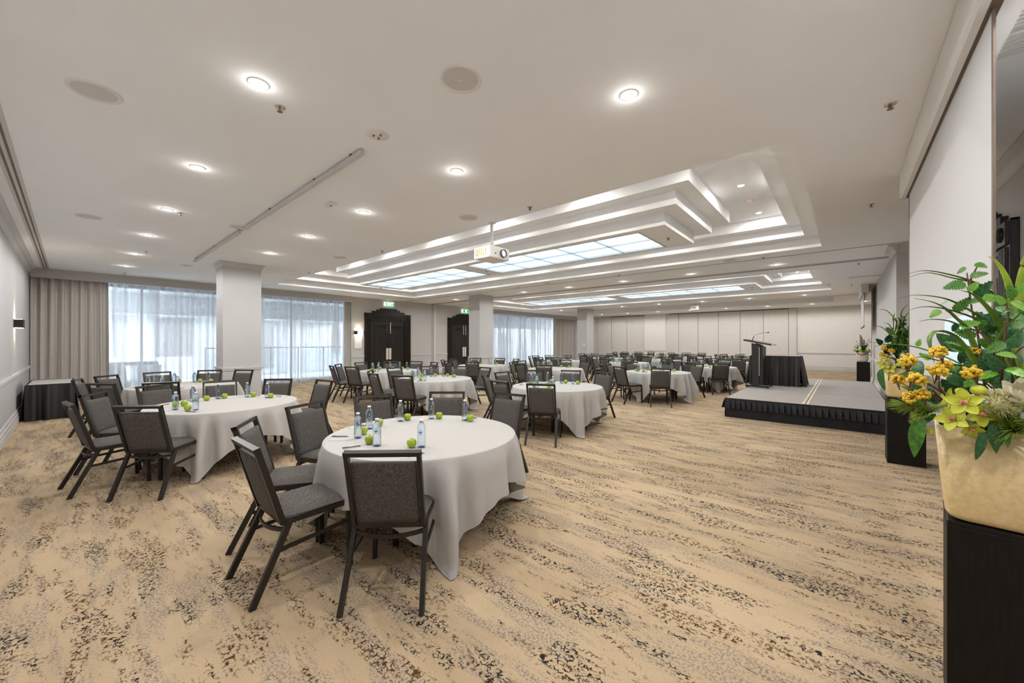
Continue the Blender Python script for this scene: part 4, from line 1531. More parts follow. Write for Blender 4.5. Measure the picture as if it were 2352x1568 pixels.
TEMPL = [295, 258, 214, 182, 147, 112, 79]
TAB = {
    # name: centre, cloth angle, chairs (bearing from the centre in degrees, distance of the back rail), row, column
    'T1': ((-2.774, 2.022), -27, [(313, 1.20), (271, 1.33), (238, 1.35), (202, 1.35), (169, 1.35), (132, 1.35), (99, 1.40)], 1, 's'),
    'T2': ((-6.055, 1.318), -31, [(278, 1.35), (238, 1.35), (316, 1.30), (203, 1.40), (171, 1.35), (137, 1.35), (99, 1.35)], 1, 'm'),
    'T3': ((-9.125, 1.369), -27, [(309, 1.40), (340, 1.40), (125, 1.35), (154, 1.35), (190, 1.35), (225, 1.35), (256, 1.35)], 1, 'w'),
    'T7': ((-3.887, 5.72), -31, [(208, 1.35), (262, 1.35), (180, 1.35), (294, 1.35), (145, 1.40), (112, 1.40), (81, 1.40)], 2, 's'),
    'T5': ((-6.699, 5.153), -34, [(226, 1.35), (262, 1.35), (186, 1.35), (297, 1.35), (147, 1.35), (114, 1.35), (80, 1.35)], 2, 'm'),
    'T4': ((-9.478, 5.787), -36, [(256, 1.50), (226, 1.40), (286, 1.35), (187, 1.35), (148, 1.35), (114, 1.35), (80, 1.35)], 2, 'w'),
    'T10': ((-3.703, 10.147), -12, [(212, 1.45), (187, 1.35), (250, 1.40), (293, 1.35), (143, 1.35), (99, 1.35), (61, 1.35)], 3, 's'),
    'T8': ((-6.438, 9.392), -30, [(212, 1.35), (258, 1.35), (178, 1.35), (291, 1.35), (146, 1.35), (111, 1.35), (80, 1.35)], 3, 'm'),
    'T6': ((-9.275, 9.148), -28, [(222, 1.35), (262, 1.35), (187, 1.35), (302, 1.35), (146, 1.35), (106, 1.35), (71, 1.35)], 3, 'w'),
    'T13': ((-3.25, 13.25), -55, [(a + 3, 1.35) for a in TEMPL], 4, 's'),
    'T11': ((-6.25, 13.9), -28, [(a, 1.35) for a in TEMPL], 4, 'm'),
    'T9': ((-8.935, 13.41), -30, [(208, 1.35), (179, 1.35), (264, 1.35), (146, 1.35), (296, 1.35), (111, 1.35), (75, 1.35)], 4, 'w'),
    'T16': ((-3.279, 16.8), -20, [(a - 4, 1.35) for a in TEMPL], 5, 's'),
    'T14': ((-6.023, 17.1), -35, [(a, 1.35) for a in TEMPL], 5, 'm'),
    'T12': ((-8.663, 17.0), -28, [(a - 3, 1.35) for a in TEMPL], 5, 'w'),
    'T18': ((-3.3, 20.4), -25, [(a + 2, 1.35) for a in TEMPL], 6, 's'),
    'T17': ((-6.0, 20.7), -30, [(a - 2, 1.35) for a in TEMPL], 6, 'm'),
    'T15': ((-8.75, 20.9), -28, [(a, 1.35) for a in TEMPL], 6, 'w'),
}
ROW = ['', 'front', 'second', 'third', 'fourth', 'fifth', 'last']
SIDE = {'s': 'stage-side', 'm': 'middle', 'w': 'window-side'}
first = {'t': True, 'b': True, 'a': True, 'p': True}


def inst(src, key):
    if first[key]:
        first[key] = False
        return src
    return copy_tree(src)


for ti, (tn, ((cx, cy), rot, chairs, row, side)) in enumerate(TAB.items()):
    rr = random.Random(100 + ti)
    where = '%s table of the %s row' % (SIDE[side], ROW[row])
    t = inst(table_src, 't')
    t.location = (cx, cy, 0)
    t.rotation_euler = (0, 0, math.radians(rot + 20))
    t['label'] = 'round folding banquet table under white cloth, the ' + where
    cl = link('tablecloth', cloth_mesh(ti, math.radians(rot) - PI / 4, [math.radians(q[0]) for q in chairs]), None, (cx, cy, 0))
    tag(cl, 'white square cloth draped over the ' + where, 'tablecloth', 'white cloths on the round tables')
    # chairs
    cl_ = []
    for (ang, R) in chairs:
        a = math.radians(ang)
        d = Vector((math.cos(a), math.sin(a), 0))
        face = a + PI + math.radians(rr.uniform(-4, 4) if row > 1 else 0)
        pos = Vector((cx, cy, 0)) + d * R + Vector((math.cos(face), math.sin(face), 0)) * .345
        cl_.append((pxof(Vector((cx, cy, 0)) + d * R), pos, face))
    cl_.sort(key=lambda q: q[0])
    for i, (_, pos, face) in enumerate(cl_):
        place_chair(pos.x, pos.y, face, 'dark grey banquet chair, %s around the %s' % (ordinal(i, len(cl_)), where), row >= 4)
    # place settings
    bs, as_, ps, ns = [], [], [], []
    for (ang, R) in chairs:
        a = math.radians(ang)
        d = Vector((math.cos(a), math.sin(a), 0))
        e = Vector((-d.y, d.x, 0))
        c = Vector((cx, cy, TH + .007))
        rb = rr.uniform(.46, .52)
        bs.append(c + d * rb + e * (.02 + rr.uniform(-.02, .02)))
        as_.append(c + d * (rb + rr.uniform(-.02, .03)) + e * (-.065 + rr.uniform(-.012, .012)))
        ns.append((c + d * .655 + e * rr.uniform(-.02, .05), a))
        ps.append((c + d * .66 + e * rr.uniform(-.01, .06) + Vector((0, 0, .002)), a + PI / 2 + rr.uniform(-.5, .3)))
    if tn == 'T1':
        q = [(822, 1006), (848, 985), (866, 1024), (920, 967.5), (991, 962), (968, 1027), (1067.5, 966)]
        bs = [atz(x, y, TH + .007) for x, y in q]
        q = [(830, 1003), (855, 980), (849, 1020), (935.5, 965.5), (1008.5, 962), (946, 1028), (1080, 968)]
        as_ = [atz(x, y, TH + .007) for x, y in q]
        as_[0] += Vector((-.06, .05, 0))
        as_[1] += Vector((.02, .06, 0))
        q = [((775, 1004), .05), ((809, 1028), .5), ((1098, 958), .6), ((950, 1065), .8), ((815, 976), .2)]
        ps = [(atz(x, y, TH + .009), YAW + an) for (x, y), an in q]
        q = [(765, 1008), (820, 1035), (985, 955), (1090, 960), (945, 1052), (812, 980)]
        ns = [(atz(x, y, TH + .007), math.atan2(atz(x, y, TH).y - cy, atz(x, y, TH).x - cx)) for x, y in q]
    if tn == 'T2':
        q = [(403, 941), (443, 922), (449.5, 942), (501, 916), (568, 912), (614, 913.5), (390, 925)]
        bs = [atz(x, y, TH + .007) for x, y in q][:6]
        q = [(410, 935), (431, 943.5), (455, 922), (515, 915), (582, 911.5), (620, 914), (398, 938)]
        as_ = [atz(x, y, TH + .007) for x, y in q]
        as_[0] += Vector((-.05, .06, 0))
        as_[2] += Vector((.0, .09, 0))
        as_[6] += Vector((-.06, .03, 0))
    def clampT(v):
        r_ = Vector((v.x - cx, v.y - cy, 0))
        if r_.length > .68:
            r_ = r_.normalized() * .68
        return Vector((cx + r_.x, cy + r_.y, v.z))
    bs = sorted([clampT(v) for v in bs], key=pxof)
    as_ = sorted([clampT(v) for v in as_], key=pxof)
    for v in as_:                         # keep apples clear of bottles
        for _ in range(2):
            for u in bs:
                dv = Vector((v.x - u.x, v.y - u.y, 0))
                if dv.length < .071:
                    dv = dv.normalized() if dv.length > 1e-4 else Vector((1, 0, 0))
                    v.x, v.y = u.x + dv.x * .072, u.y + dv.y * .072
    for i, v in enumerate(bs):
        o = inst(bot, 'b')
        o.location = v
        o.rotation_euler = (0, 0, math.atan2(v.y, v.x) - PI / 2 + rr.uniform(-.9, .9))
        o['label'] = 'clear blue-printed water bottle, %s on the %s' % (ordinal(i, len(bs)), where)
    for i, v in enumerate(as_):
        o = inst(app, 'a')
        o.location = v
        o.rotation_euler = (0, 0, rr.uniform(0, 6))
        o['label'] = 'green apple, %s on the %s' % (ordinal(i, len(as_)), where)
    if row <= 2:
        ns.sort(key=lambda q: pxof(q[0]))
        ps.sort(key=lambda q: pxof(q[0]))
        for i, (v, a) in enumerate(ns):
            v = Vector((v.x, v.y, TH + .0068))
            rv = Vector((v.x - cx, v.y - cy, 0))
            if rv.length > .645:
                rv = rv.normalized() * .645
                v.x, v.y = cx + rv.x, cy + rv.y
            o = link('note_sheet', note_me, None, v)
            o.rotation_euler = (0, 0, a + PI / 2)
            tag(o, 'white note sheet, %s on the %s' % (ordinal(i, len(ns)), where), 'paper', 'note sheets on the round tables')
        for i, (v, a) in enumerate(ps):
            o = inst(pen, 'p')
            o.location = clampT(v) + Vector((0, 0, .001))
            o.rotation_euler = (0, 0, a)
            o['label'] = 'dark grey pen, %s on the %s' % (ordinal(i, len(ps)), where)
p = Vector((-3.35, 13.2, TH + .007))
t = thing('serving_dish', 'small white dish on the stage-side table of the fourth row', 'dish', p)
MB().lathe([(.08, 0), (.11, .03), (.115, .055), (.105, .055), (.09, .02)], 20, cap1=False).obj('bowl', M['white'], t, smooth=True)
MB().sphere((0, 0, .04), .085, 10, 6, (1, 1, .45)).obj('contents', M['paper'], t)

# ------------------------------------------------------------------ flower pedestals
def rounded_pot(w0, w1, h, m):
    """square pot with rounded corners that narrows to its foot"""
    mb = MB()
    n = 6

    def ring(w, z, r):
        P = []
        for (sx, sy, s0) in ((1, 1, 0), (-1, 1, PI / 2), (-1, -1, PI), (1, -1, 1.5 * PI)):
            for k in range(n):
                a = s0 + PI / 2 * k / (n - 1)
                P.append((sx * (w / 2 - r) + r * math.cos(a), sy * (w / 2 - r) + r * math.sin(a), z))
        return P

    prof = [(w0 * .80, 0, .04), (w0 * .93, .010, .04), (w0, .035, .038), ((w0 * .6 + w1 * .4), h * .4, .034), (w1, h, .03), (w1 - .022, h, .026), (w1 - .03, h - .06, .024)]
    k = 4 * n
    for i, (w, z, r) in enumerate(prof):
        mb.v += ring(w, z, r)
        if i:
            for j in range(k):
                mb.f.append(((i - 1) * k + j, (i - 1) * k + (j + 1) % k, i * k + (j + 1) % k, i * k + j))
    mb.f.append(tuple(reversed(range(k))))
    return mb


PED = [((.4916, 2.4066), .335, .82, 'tall black pedestal at the right edge of the picture'),
       ((.583, 6.87), .335, .82, 'tall black pedestal beside the front of the stage'),
       ((.514, 17.67), .335, .82, 'black pedestal beyond the stage near the far wall')]
for (c, w_, h, lab) in PED:
    t = thing('pedestal', lab, 'pedestal', (*c, 0), math.radians(-6) if c[1] < 3 else 0, group='black flower pedestals')
    MB().box(-w_ / 2, w_ / 2, -w_ / 2, w_ / 2, 0, h).obj('body', M['pedestal'], t, bevel=.004)
    MB().box(-w_ / 2 - .002, w_ / 2 + .002, -w_ / 2 - .002, w_ / 2 + .002, h - .022, h - .019).obj('top_seam', M['black'], t)


# plant pieces -------------------------------------------------------------
def ribbon(pts, wid, fold=.25, tip0=.12, tip1=.05, sub=5):
    """arching strap leaf through pts (base first), keeled cross section"""
    P = [Vector(p) for p in pts]
    Q = []
    for i in range(len(P) - 1):
        p0, p1, p2, p3 = P[max(i - 1, 0)], P[i], P[i + 1], P[min(i + 2, len(P) - 1)]
        for k in range(sub):
            t = k / sub
            Q.append(0.5 * ((2 * p1) + (p2 - p0) * t + (2 * p0 - 5 * p1 + 4 * p2 - p3) * t * t + (3 * p1 - p0 - 3 * p2 + p3) * t ** 3))
    Q.append(P[-1])
    mb = MB()
    n = len(Q)
    for i, q in enumerate(Q):
        d = (Q[min(i + 1, n - 1)] - Q[max(i - 1, 0)]).normalized()
        s = d.cross(Vector((0, 0, 1)))
        if s.length < .2:
            s = d.cross(Vector((.3, -1, .2)))
        s.normalize()
        u = s.cross(d).normalized()
        f = i / (n - 1)
        w = wid * (tip0 + (1 - tip0) * min(1, f * 3.5)) * (1 if f < .45 else max(tip1, 1 - ((f - .45) / .55) ** 1.7))
        s, u = s * w / 2, u * w * fold
        mb.v += [tuple(q - s + u), tuple(q), tuple(q + s + u), tuple(q + s * .98 + u * .9 - u.normalized() * .0006), tuple(q - u.normalized() * .0008), tuple(q - s * .98 + u * .9 - u.normalized() * .0006)]
        if i:
            a = (i - 1) * 6
            for j in range(6):
                mb.f.append((a + j, a + (j + 1) % 6, a + 6 + (j + 1) % 6, a + 6 + j))
    return mb


def leaf_shape(serr=True, n=9, length=1.0, width=.62, tip=.9, droop=.18, cup=.12):
    """unit leaf along +y, base at the origin, face up"""
    mb = MB()
    R, L_ = [], []
    for i in range(n + 1):
        f = i / n
        w = width / 2 * ((f ** .5 * (1 - f) ** 1.05 / .377) if serr else math.sin(PI * f ** .8) ** tip) if 0 < f < 1 else 0.004
        y = f * length
        z = -droop * f * f
        saw = (0.10 * width if (serr and 0 < i < n) else 0)
        R.append(((w + saw), y + saw * .5, z + cup * (w / (width / 2)) * .3))
        if serr and i < n:
            f2 = (i + .55) / n
            w2 = width / 2 * (f2 ** .5 * (1 - f2) ** 1.05 / .377) * .84
            R.append((w2, f2 * length, -droop * f2 * f2 + cup * w2 * .6))
    m_ = len(R)
    spine = [(0, r[1], -droop * (r[1] / length) ** 2) for r in R]
    mb.v = [tuple(p) for p in spine] + R + [(-x, y, z) for x, y, z in R]
    for i in range(m_ - 1):
        mb.f.append((i, m_ + i, m_ + i + 1, i + 1))
        mb.f.append((i + 1, 2 * m_ + i + 1, 2 * m_ + i, i))
    k = len(mb.v)
    mb.v += [(x, y, z - .006) for x, y, z in mb.v]
    mb.f += [tuple(reversed([j + k for j in f])) for f in list(mb.f)]
    return mb


LEAF = {}
for nm, sh, ms in (('leaf', leaf_shape(True, width=.54), ('leaf', 'leaf2', 'leafd')), ('lance', leaf_shape(False, 10, 1, .24, .8, .35, .1), ('leaf', 'leaf2', 'leafd')), ('broad', leaf_shape(False, 10, 1, .62, .75, .4, .2), ('leafd', 'leaf'))):
    for k in ms:
        LEAF[nm, k] = sh.mesh(nm + '_leaf', M[k], smooth=True, fix=False)
berry_me = []
for s in range(3):
    rr = random.Random(40 + s)
    mb = MB()
    for k in range(52):
        a, b_ = rr.uniform(0, 2 * PI), rr.uniform(-.85, 1)
        r_ = .027 * (.45 + .55 * rr.random() ** .5)
        q = Vector((math.cos(a) * math.sqrt(max(0, 1 - b_ * b_)), math.sin(a) * math.sqrt(max(0, 1 - b_ * b_)), b_ * .8)) * r_
        mb.sphere(q, rr.uniform(.0056, .0074), 8, 6, (1, 1, 1))
    berry_me.append((mb.mesh('berries', M['berry'], smooth=True, fix=False), None))
    mb = MB()
    for k in range(6):
        a = rr.uniform(0, 2 * PI)
        mb.tube([(0, 0, -.05), (.009 * math.cos(a), .009 * math.sin(a), -.02), (.018 * math.cos(a), .018 * math.sin(a), .006)], .0013, 4)
    berry_me[-1] = (berry_me[-1][0], mb.mesh('berry_stalks', M['twig'], fix=False))


def petal(length, width, cup, bend, n=8):
    mb = MB()
    m_ = 4
    for i in range(n + 1):
        f = i / n
        w = width / 2 * math.sin(PI * min(1, f * .93 + .05)) ** .65
        for j in range(-m_, m_ + 1):
            u = j / m_
            mb.v.append((u * w, f * length, bend * f * f + cup * u * u * width * .5))
    q = 2 * m_ + 1
    for i in range(n):
        for j in range(q - 1):
            a = i * q + j
            mb.f.append((a, a + 1, a + q + 1, a + q))
    k = len(mb.v)
    mb.v += [(x, y, z - .0012) for x, y, z in mb.v]
    mb.f += [tuple(reversed([j + k for j in f])) for f in list(mb.f)]
    return mb


petal_me = petal(.066, .045, .25, -.006).mesh('petal', M['orchid'], smooth=True, fix=False)
lm = MB()
lm.lathe([(.004, -.004), (.012, .006), (.014, .016), (.010, .024)], 12)
lm.v = [(x, y * .8, z) for x, y, z in lm.v]
lip_me = lm.mesh('lip', M['lip'], smooth=True, fix=False)
mb = MB()
rr = random.Random(5)
for k in range(260):
    a, b_ = rr.uniform(0, 2 * PI), rr.uniform(-.5, 1)
    d = Vector((math.cos(a) * math.sqrt(1 - b_ * b_), math.sin(a) * math.sqrt(1 - b_ * b_), b_))
    e = Vector((rr.uniform(-1, 1), rr.uniform(-1, 1), rr.uniform(-.2, 1))) * .25
    mb.tube([d * .030, (d + e * .4) * .052, (d + e).normalized() * .066], .0014, 4, .0008)
protea_me = mb.mesh('filaments', M['protea'], smooth=True, fix=False)
core_me = MB().sphere((0, 0, 0), .036, 14, 10).mesh('core', M['protea'], smooth=True)
wp_me = petal(.075, .034, .45, .02).mesh('petal', M['whitepetal'], smooth=True, fix=False)
mb = MB()
rr = random.Random(9)
for k in range(150):
    a, b_ = rr.uniform(0, 2 * PI), rr.uniform(-.1, 1)
    d = Vector((math.cos(a) * math.sqrt(1 - b_ * b_), math.sin(a) * math.sqrt(1 - b_ * b_), b_ * .6))
    mb.tube([d * .01, d * .05, d * .085 + Vector((0, 0, -.008))], .0018, 4, .0006)
fine_me = mb.mesh('fine_foliage', M['moss'], smooth=True, fix=False)


def orient(o, direction, roll=0.0, normal=None):
    """turn local +y to direction and local +z towards normal"""
    y = Vector(direction).normalized()
    n = Vector(normal) if normal is not None else Vector((0, 0, 1))
    x = y.cross(n)
    if x.length < .05:
        x = y.cross(Vector((1, 0, 0)))
    x.normalize()
    z = x.cross(y)
    o.rotation_euler = (Matrix((x, y, z)).transposed() @ Matrix.Rotation(roll, 3, 'Y')).to_euler()


def put(name, me, parent, loc, direction=None, scale=1.0, roll=0.0, normal=None):
    o = link(name, me, parent, loc)
    if direction is not None:
        orient(o, direction, roll, normal)
    o.scale = (scale,) * 3
    return o


def orchid(parent, loc, face, s=1.0, roll=0.0):
    e = link('orchid_flower', lip_me, parent, loc)
    z = Vector(face).normalized()
    x = Vector((0, 0, 1)).cross(z)
    x.normalize()
    y = z.cross(x)
    e.rotation_euler = (Matrix((x, y, z)).transposed() @ Matrix.Rotation(roll, 3, 'Z')).to_euler()
    e.scale = (s, s, s)
    for k, a in enumerate((90, 162, 18, 234, 306)):
        o = link('petal', petal_me, e, (0, 0, -.004 + .002 * (k % 2)))
        o.rotation_euler = (math.radians(14), 0, math.radians(a - 90))
    return e


def white_protea(parent, loc, direction, s=1.0):
    e = put('protea_flower', core_me, parent, loc, None, s * .6)
    zr = Vector(direction).normalized()
    q = zr.to_track_quat('Z', 'Y')
    for ring_, (nn, tilt) in enumerate(((7, 50), (6, 30))):
        for k in range(nn):
            o = link('petal', wp_me, e, (0, 0, -.02))
            o.rotation_euler = (math.radians(90 - tilt), 0, 2 * PI * k / nn + ring_ * .4)
            o.rotation_euler = (q.to_matrix() @ Matrix.Rotation(2 * PI * k / nn + ring_ * .4, 3, 'Z') @ Matrix.Rotation(math.radians(90 - tilt), 3, 'X')).to_euler()
            o.scale = (1.6,) * 3
    return e


POT_H = .37
P1 = Vector((.4916, 2.4066, .82))
PROT = math.radians(-6)


def arrangement(label):
    """the large arrangement, built in world coordinates round the near pedestal and hung from its pot"""
    t = thing('flower_arrangement', label, 'flowers', P1, group='flower arrangements on pedestals')

    def lo(v):
        return Vector(v) - P1

    rounded_pot(.345, .395, POT_H, None).obj('pot', M['pot'], t, smooth=False, bevel=0)
    pot = t.children[0]
    pot.rotation_euler = (0, 0, PROT)
    pot.data.polygons.foreach_set('use_smooth', [len(p.vertices) == 4 for p in pot.data.polygons])
    MB().box(-.165, .165, -.165, .165, POT_H - .10, POT_H - .03).sphere((0, 0, POT_H - .04), .15, 12, 8, (1, 1, .5)).obj('flower_foam', M['soil'], t, smooth=True)
    rr = random.Random(77)
    base = P1 + Vector((.07, .02, POT_H + .02))
    # strap leaves: (points from base to tip in the photograph, Y near base, Y at tip, width, lime?)
    S = [([(2312, 760), (2301, 705), (2274, 673), (2238, 651), (2185, 633), (2122, 622), (2070, 634)], 2.50, 2.30, .017, 0),
         ([(2305, 770), (2290, 700), (2262, 668), (2230, 650), (2185, 639), (2128, 627), (2077, 641)], 2.52, 2.34, .015, 0),
         ([(2300, 800), (2292, 773), (2271, 746), (2229, 716), (2188, 694), (2153, 683), (2101, 678), (2061, 686)], 2.45, 2.25, .016, 0),
         ([(2292, 800), (2283, 767), (2256, 744), (2221, 726), (2167, 710), (2122, 705), (2083, 713)], 2.40, 2.20, .017, 0),
         ([(2305, 800), (2297, 758), (2283, 732), (2256, 698), (2230, 675), (2205, 667)], 2.36, 2.28, .028, 0),
         ([(2252, 850), (2240, 808), (2231, 785), (2217, 755), (2194, 732), (2171, 710), (2140, 694), (2099, 685)], 2.33, 2.22, .021, 0),
         ([(2250, 870), (2238, 839), (2226, 817), (2206, 791), (2185, 771), (2160, 762), (2144, 767), (2135, 782), (2137, 803), (2146, 835)], 2.32, 2.20, .028, 0),
         ([(2318, 780), (2322, 696), (2315, 660), (2303, 628), (2288, 603), (2270, 588)], 2.48, 2.42, .026, 1),
         ([(2330, 780), (2337, 687), (2340, 651), (2349, 607), (2362, 570)], 2.46, 2.42, .028, 1),
         ([(2300, 830), (2260, 772), (2208, 751), (2176, 738), (2140, 734), (2109, 739)], 2.42, 2.38, .020, 0),
         ([(2260, 870), (2190, 830), (2140, 810), (2102, 798), (2067, 792), (2030, 792), (2006, 797)], 2.40, 2.60, .016, 0),
         ([(2285, 810), (2292, 785), (2310, 758), (2344, 721), (2380, 690)], 2.34, 2.30, .024, 0),
         ([(2300, 800), (2330, 720), (2372, 660), (2420, 640)], 2.50, 2.45, .026, 1),
         ([(2280, 850), (2215, 842), (2150, 828), (2115, 820), (2088, 826)], 2.30, 2.20, .015, 0),
         ([(2330, 800), (2390, 720), (2450, 690), (2500, 720)], 2.50, 2.50, .026, 0),
         ([(2320, 800), (2352, 700), (2378, 610), (2420, 570)], 2.56, 2.60, .024, 0)]
    for pts, ya, yb, wd, lime in S:
        n = len(pts)
        P = [lo(base)] + [lo(at(x, y, ya + (yb - ya) * i / (n - 1))) for i, (x, y) in enumerate(pts)]
        ribbon(P, wd).obj('strap_leaf', M['straplime' if lime else 'strap'], t, smooth=True, fix=False)
    # twigs
    for pts, Y in (([(2262, 890), (2253, 817), (2247, 776), (2238, 733), (2232, 712), (2226, 666), (2221, 627)], 2.36), ([(2290, 830), (2278, 792), (2240, 752), (2205, 735), (2171, 712)], 2.30),
                   ([(2300, 880), (2305, 800), (2310, 758), (2317, 726), (2310, 687), (2325, 665)], 2.28), ([(2326, 880), (2322, 820), (2345, 800), (2370, 785)], 2.26),
                   ([(2195, 945), (2150, 905), (2120, 870), (2090, 860)], 2.24), ([(2185, 925), (2157, 890), (2157, 850)], 2.22), ([(2180, 930), (2130, 905), (2100, 895), (2070, 880)], 2.26),
                   ([(2230, 660), (2230, 640), (2238, 625), (2246, 609)], 2.36), ([(2170, 905), (2130, 880), (2090, 868), (2065, 880)], 2.20)):
        MB().tube([lo(at(x, y, Y + .004 * i)) for i, (x, y) in enumerate(pts)], .0042, 6, .0022).obj('twig', M['twig'], t, smooth=True)
    # toothed leaves: centre, length in px, bearing of the tip (deg, image), depth, shade
    TL = [(2208, 621, 24, 210, 2.36, 'leaf'), (2252, 609, 28, -15, 2.36, 'leaf'), (2245, 631, 34, 10, 2.35, 'leaf'), (2197, 655, 50, 190, 2.34, 'leaf'), (2235, 659, 32, 40, 2.33, 'leaf2'),
          (2256, 667, 52, 45, 2.38, 'leafd'), (2278, 685, 42, -5, 2.30, 'leaf2'), (2210, 701, 48, 35, 2.31, 'leaf'), (2165, 697, 24, 200, 2.32, 'leaf'), (2149, 719, 30, 215, 2.30, 'leaf2'),
          (2226, 744, 42, 10, 2.28, 'leaf2'), (2217, 766, 46, 160, 2.31, 'leaf'), (2194, 752, 26, 240, 2.30, 'leafd'), (2196, 796, 44, 150, 2.30, 'leaf'), (2285, 798, 52, 200, 2.24, 'leaf'),
          (2110, 788, 20, 70, 2.28, 'leaf2'), (2315, 814, 46, 170, 2.22, 'leaf2'), (2287, 836, 58, 120, 2.25, 'leafd'), (2333, 782, 52, 60, 2.26, 'leafd'), (2310, 708, 50, 20, 2.30, 'leaf'),
          (2126, 819, 26, 150, 2.28, 'leaf2'), (2335, 853, 54, -20, 2.22, 'leaf2'), (2300, 690, 30, 120, 2.28, 'leaf2'), (2322, 672, 40, 100, 2.27, 'leaf'), (2340, 700, 44, -30, 2.30, 'leaf2'),
          (2262, 790, 40, -40, 2.34, 'leaf'), (2240, 690, 30, 200, 2.36, 'leaf'), (2290, 760, 46, 30, 2.36, 'leafd'), (2345, 745, 46, 10, 2.28, 'leaf'), (2270, 860, 44, 200, 2.26, 'leaf2'),
          (2255, 745, 30, 250, 2.30, 'leaf'), (2350, 660, 40, 40, 2.32, 'leaf2'), (2305, 870, 60, 80, 2.30, 'leafd'), (2250, 830, 50, 160, 2.32, 'leafd'), (2340, 820, 50, 120, 2.30, 'leafd'),
          (2225, 880, 40, 190, 2.26, 'leaf2'), (2320, 900, 50, 150, 2.28, 'leafd'), (2380, 780, 50, 30, 2.30, 'leaf'), (2390, 840, 50, 0, 2.28, 'leaf'), (2370, 730, 44, 60, 2.3, 'leaf2')]
    for (x, y, ln, ang, Y, sh) in TL:
        a = math.radians(ang)
        c = at(x, y, Y)
        d = at(x + 10 * math.cos(a), y - 10 * math.sin(a), Y + rr.uniform(-.01, .01)) - c
        mpp = (at(x + 1, y, Y) - c).length
        L_ = ln * mpp * 1.32
        d.normalize()
        nrm = Vector((rr.uniform(-.5, .5), -1.0, rr.uniform(.0, .9)))
        put('toothed_leaf', LEAF['leaf', sh], t, lo(c - d * L_ * .45), d, L_, rr.uniform(-.4, .4), nrm)
    # long plain leaves
    LL = [((2118, 955), (2086, 1046), 2.16, 'lance', 'leaf', 1.25), ((2128, 935), (2108, 975), 2.18, 'lance', 'leafd', 1.4), ((2258, 992), (2250, 1056), 2.135, 'lance', 'leafd', 1.1), ((2278, 972), (2290, 1040), 2.135, 'lance', 'leafd', 1.2),
          ((2308, 985), (2292, 1028), 2.135, 'lance', 'leafd', 1.5), ((2312, 990), (2318, 1025), 2.14, 'lance', 'leaf', 1.3), ((2112, 828), (2100, 868), 2.18, 'broad', 'leafd', 1.0), ((2120, 850), (2060, 862), 2.18, 'lance', 'leaf', 1.1),
          ((2205, 842), (2172, 853), 2.20, 'lance', 'leaf', 1.6), ((2180, 860), (2205, 885), 2.24, 'broad', 'leafd', 1.2), ((2108, 875), (2104, 920), 2.17, 'lance', 'leafd', 1.5), ((2136, 880), (2133, 905), 2.2, 'lance', 'leafd', 1.5),
          ((2140, 915), (2075, 922), 2.20, 'lance', 'leaf', 1.1), ((2130, 915), (2080, 885), 2.22, 'lance', 'leaf2', 1.0), ((2250, 965), (2212, 990), 2.17, 'lance', 'leafd', 1.2), ((2205, 905), (2165, 880), 2.26, 'broad', 'leafd', 1.1),
          ((2160, 925), (2125, 905), 2.25, 'broad', 'leafd', 1.0), ((2285, 990), (2300, 965), 2.26, 'broad', 'leafd', 1.2), ((2340, 985), (2360, 1030), 2.22, 'lance', 'leaf', 1.3), ((2270, 905), (2240, 880), 2.30, 'broad', 'leafd', 1.1),
          ((2225, 850), (2290, 835), 2.28, 'broad', 'leafd', 1.0), ((2240, 905), (2200, 868), 2.30, 'broad', 'leafd', 1.0), ((2300, 935), (2340, 870), 2.32, 'broad', 'leafd', 1.0), ((2150, 950), (2120, 970), 2.22, 'lance', 'leaf', 1.3)]
    for (a, b_, Y, kind, sh, ws) in LL:
        p, q = at(*a, Y + .03), at(*b_, Y)
        d = q - p
        o = put('plain_leaf', LEAF[kind, sh], t, lo(p), d, d.length, rr.uniform(-.5, .5), Vector((rr.uniform(-.4, .4), -1, .4)))
        o.scale = (d.length * ws, d.length, d.length)
    # dense dark foliage filling the middle
    for k in range(70):
        x, y = rr.uniform(2190, 2420), rr.uniform(720, 960)
        if x < 2250 and y < 800:
            continue
        Y = rr.uniform(2.34, 2.60)
        a = math.radians(rr.uniform(20, 160))
        c = at(x, y, Y)
        d = (at(x + 10 * math.cos(a), y - 10 * math.sin(a), Y + rr.uniform(-.006, .006)) - c).normalized()
        kind = rr.choice((('leaf', 'leafd'), ('leaf', 'leaf'), ('lance', 'leafd'), ('broad', 'leafd')))
        put('filler_leaf', LEAF[kind], t, lo(c), d, rr.uniform(.06, .11), rr.uniform(-.8, .8), Vector((rr.uniform(-.6, .6), -1, rr.uniform(-.2, .8))))
    # berry clusters
    for i, (x, y, Y, s) in enumerate(((2085, 828, 2.14, 1.0), (2156, 808, 2.16, .95), (2152, 851, 2.17, 1.05), (2231, 855, 2.16, 1.0), (2103, 871, 2.12, 1.05), (2092, 912, 2.14, .9), (2120, 905, 2.16, .9), (2062, 872, 2.18, .85), (2172, 838, 2.2, .8), (2238, 806, 2.30, .6))):
        c = link('berry_cluster', berry_me[i % 3][0], t, lo(at(x, y, Y)))
        c.scale = (s, s, s)
        c.rotation_euler = (rr.uniform(-.4, .4), rr.uniform(-.4, .4), rr.uniform(0, 6))
        link('stalks', berry_me[i % 3][1], c)
    # orchids, buds, protea, white flowers, fine foliage
    for (x, y, Y, s, f, r_) in ((2214, 924, 2.12, .78, (-.25, -1, .15), .1), (2252, 950, 2.15, .74, (.35, -1, -.1), -.5), (2188, 962, 2.14, .72, (-.5, -1, .25), .5), (2232, 985, 2.17, .5, (.1, -1, -.5), .9), (2182, 915, 2.2, .6, (-1, -.4, .2), 0)):
        orchid(t, lo(at(x, y, Y)), f, s, r_)
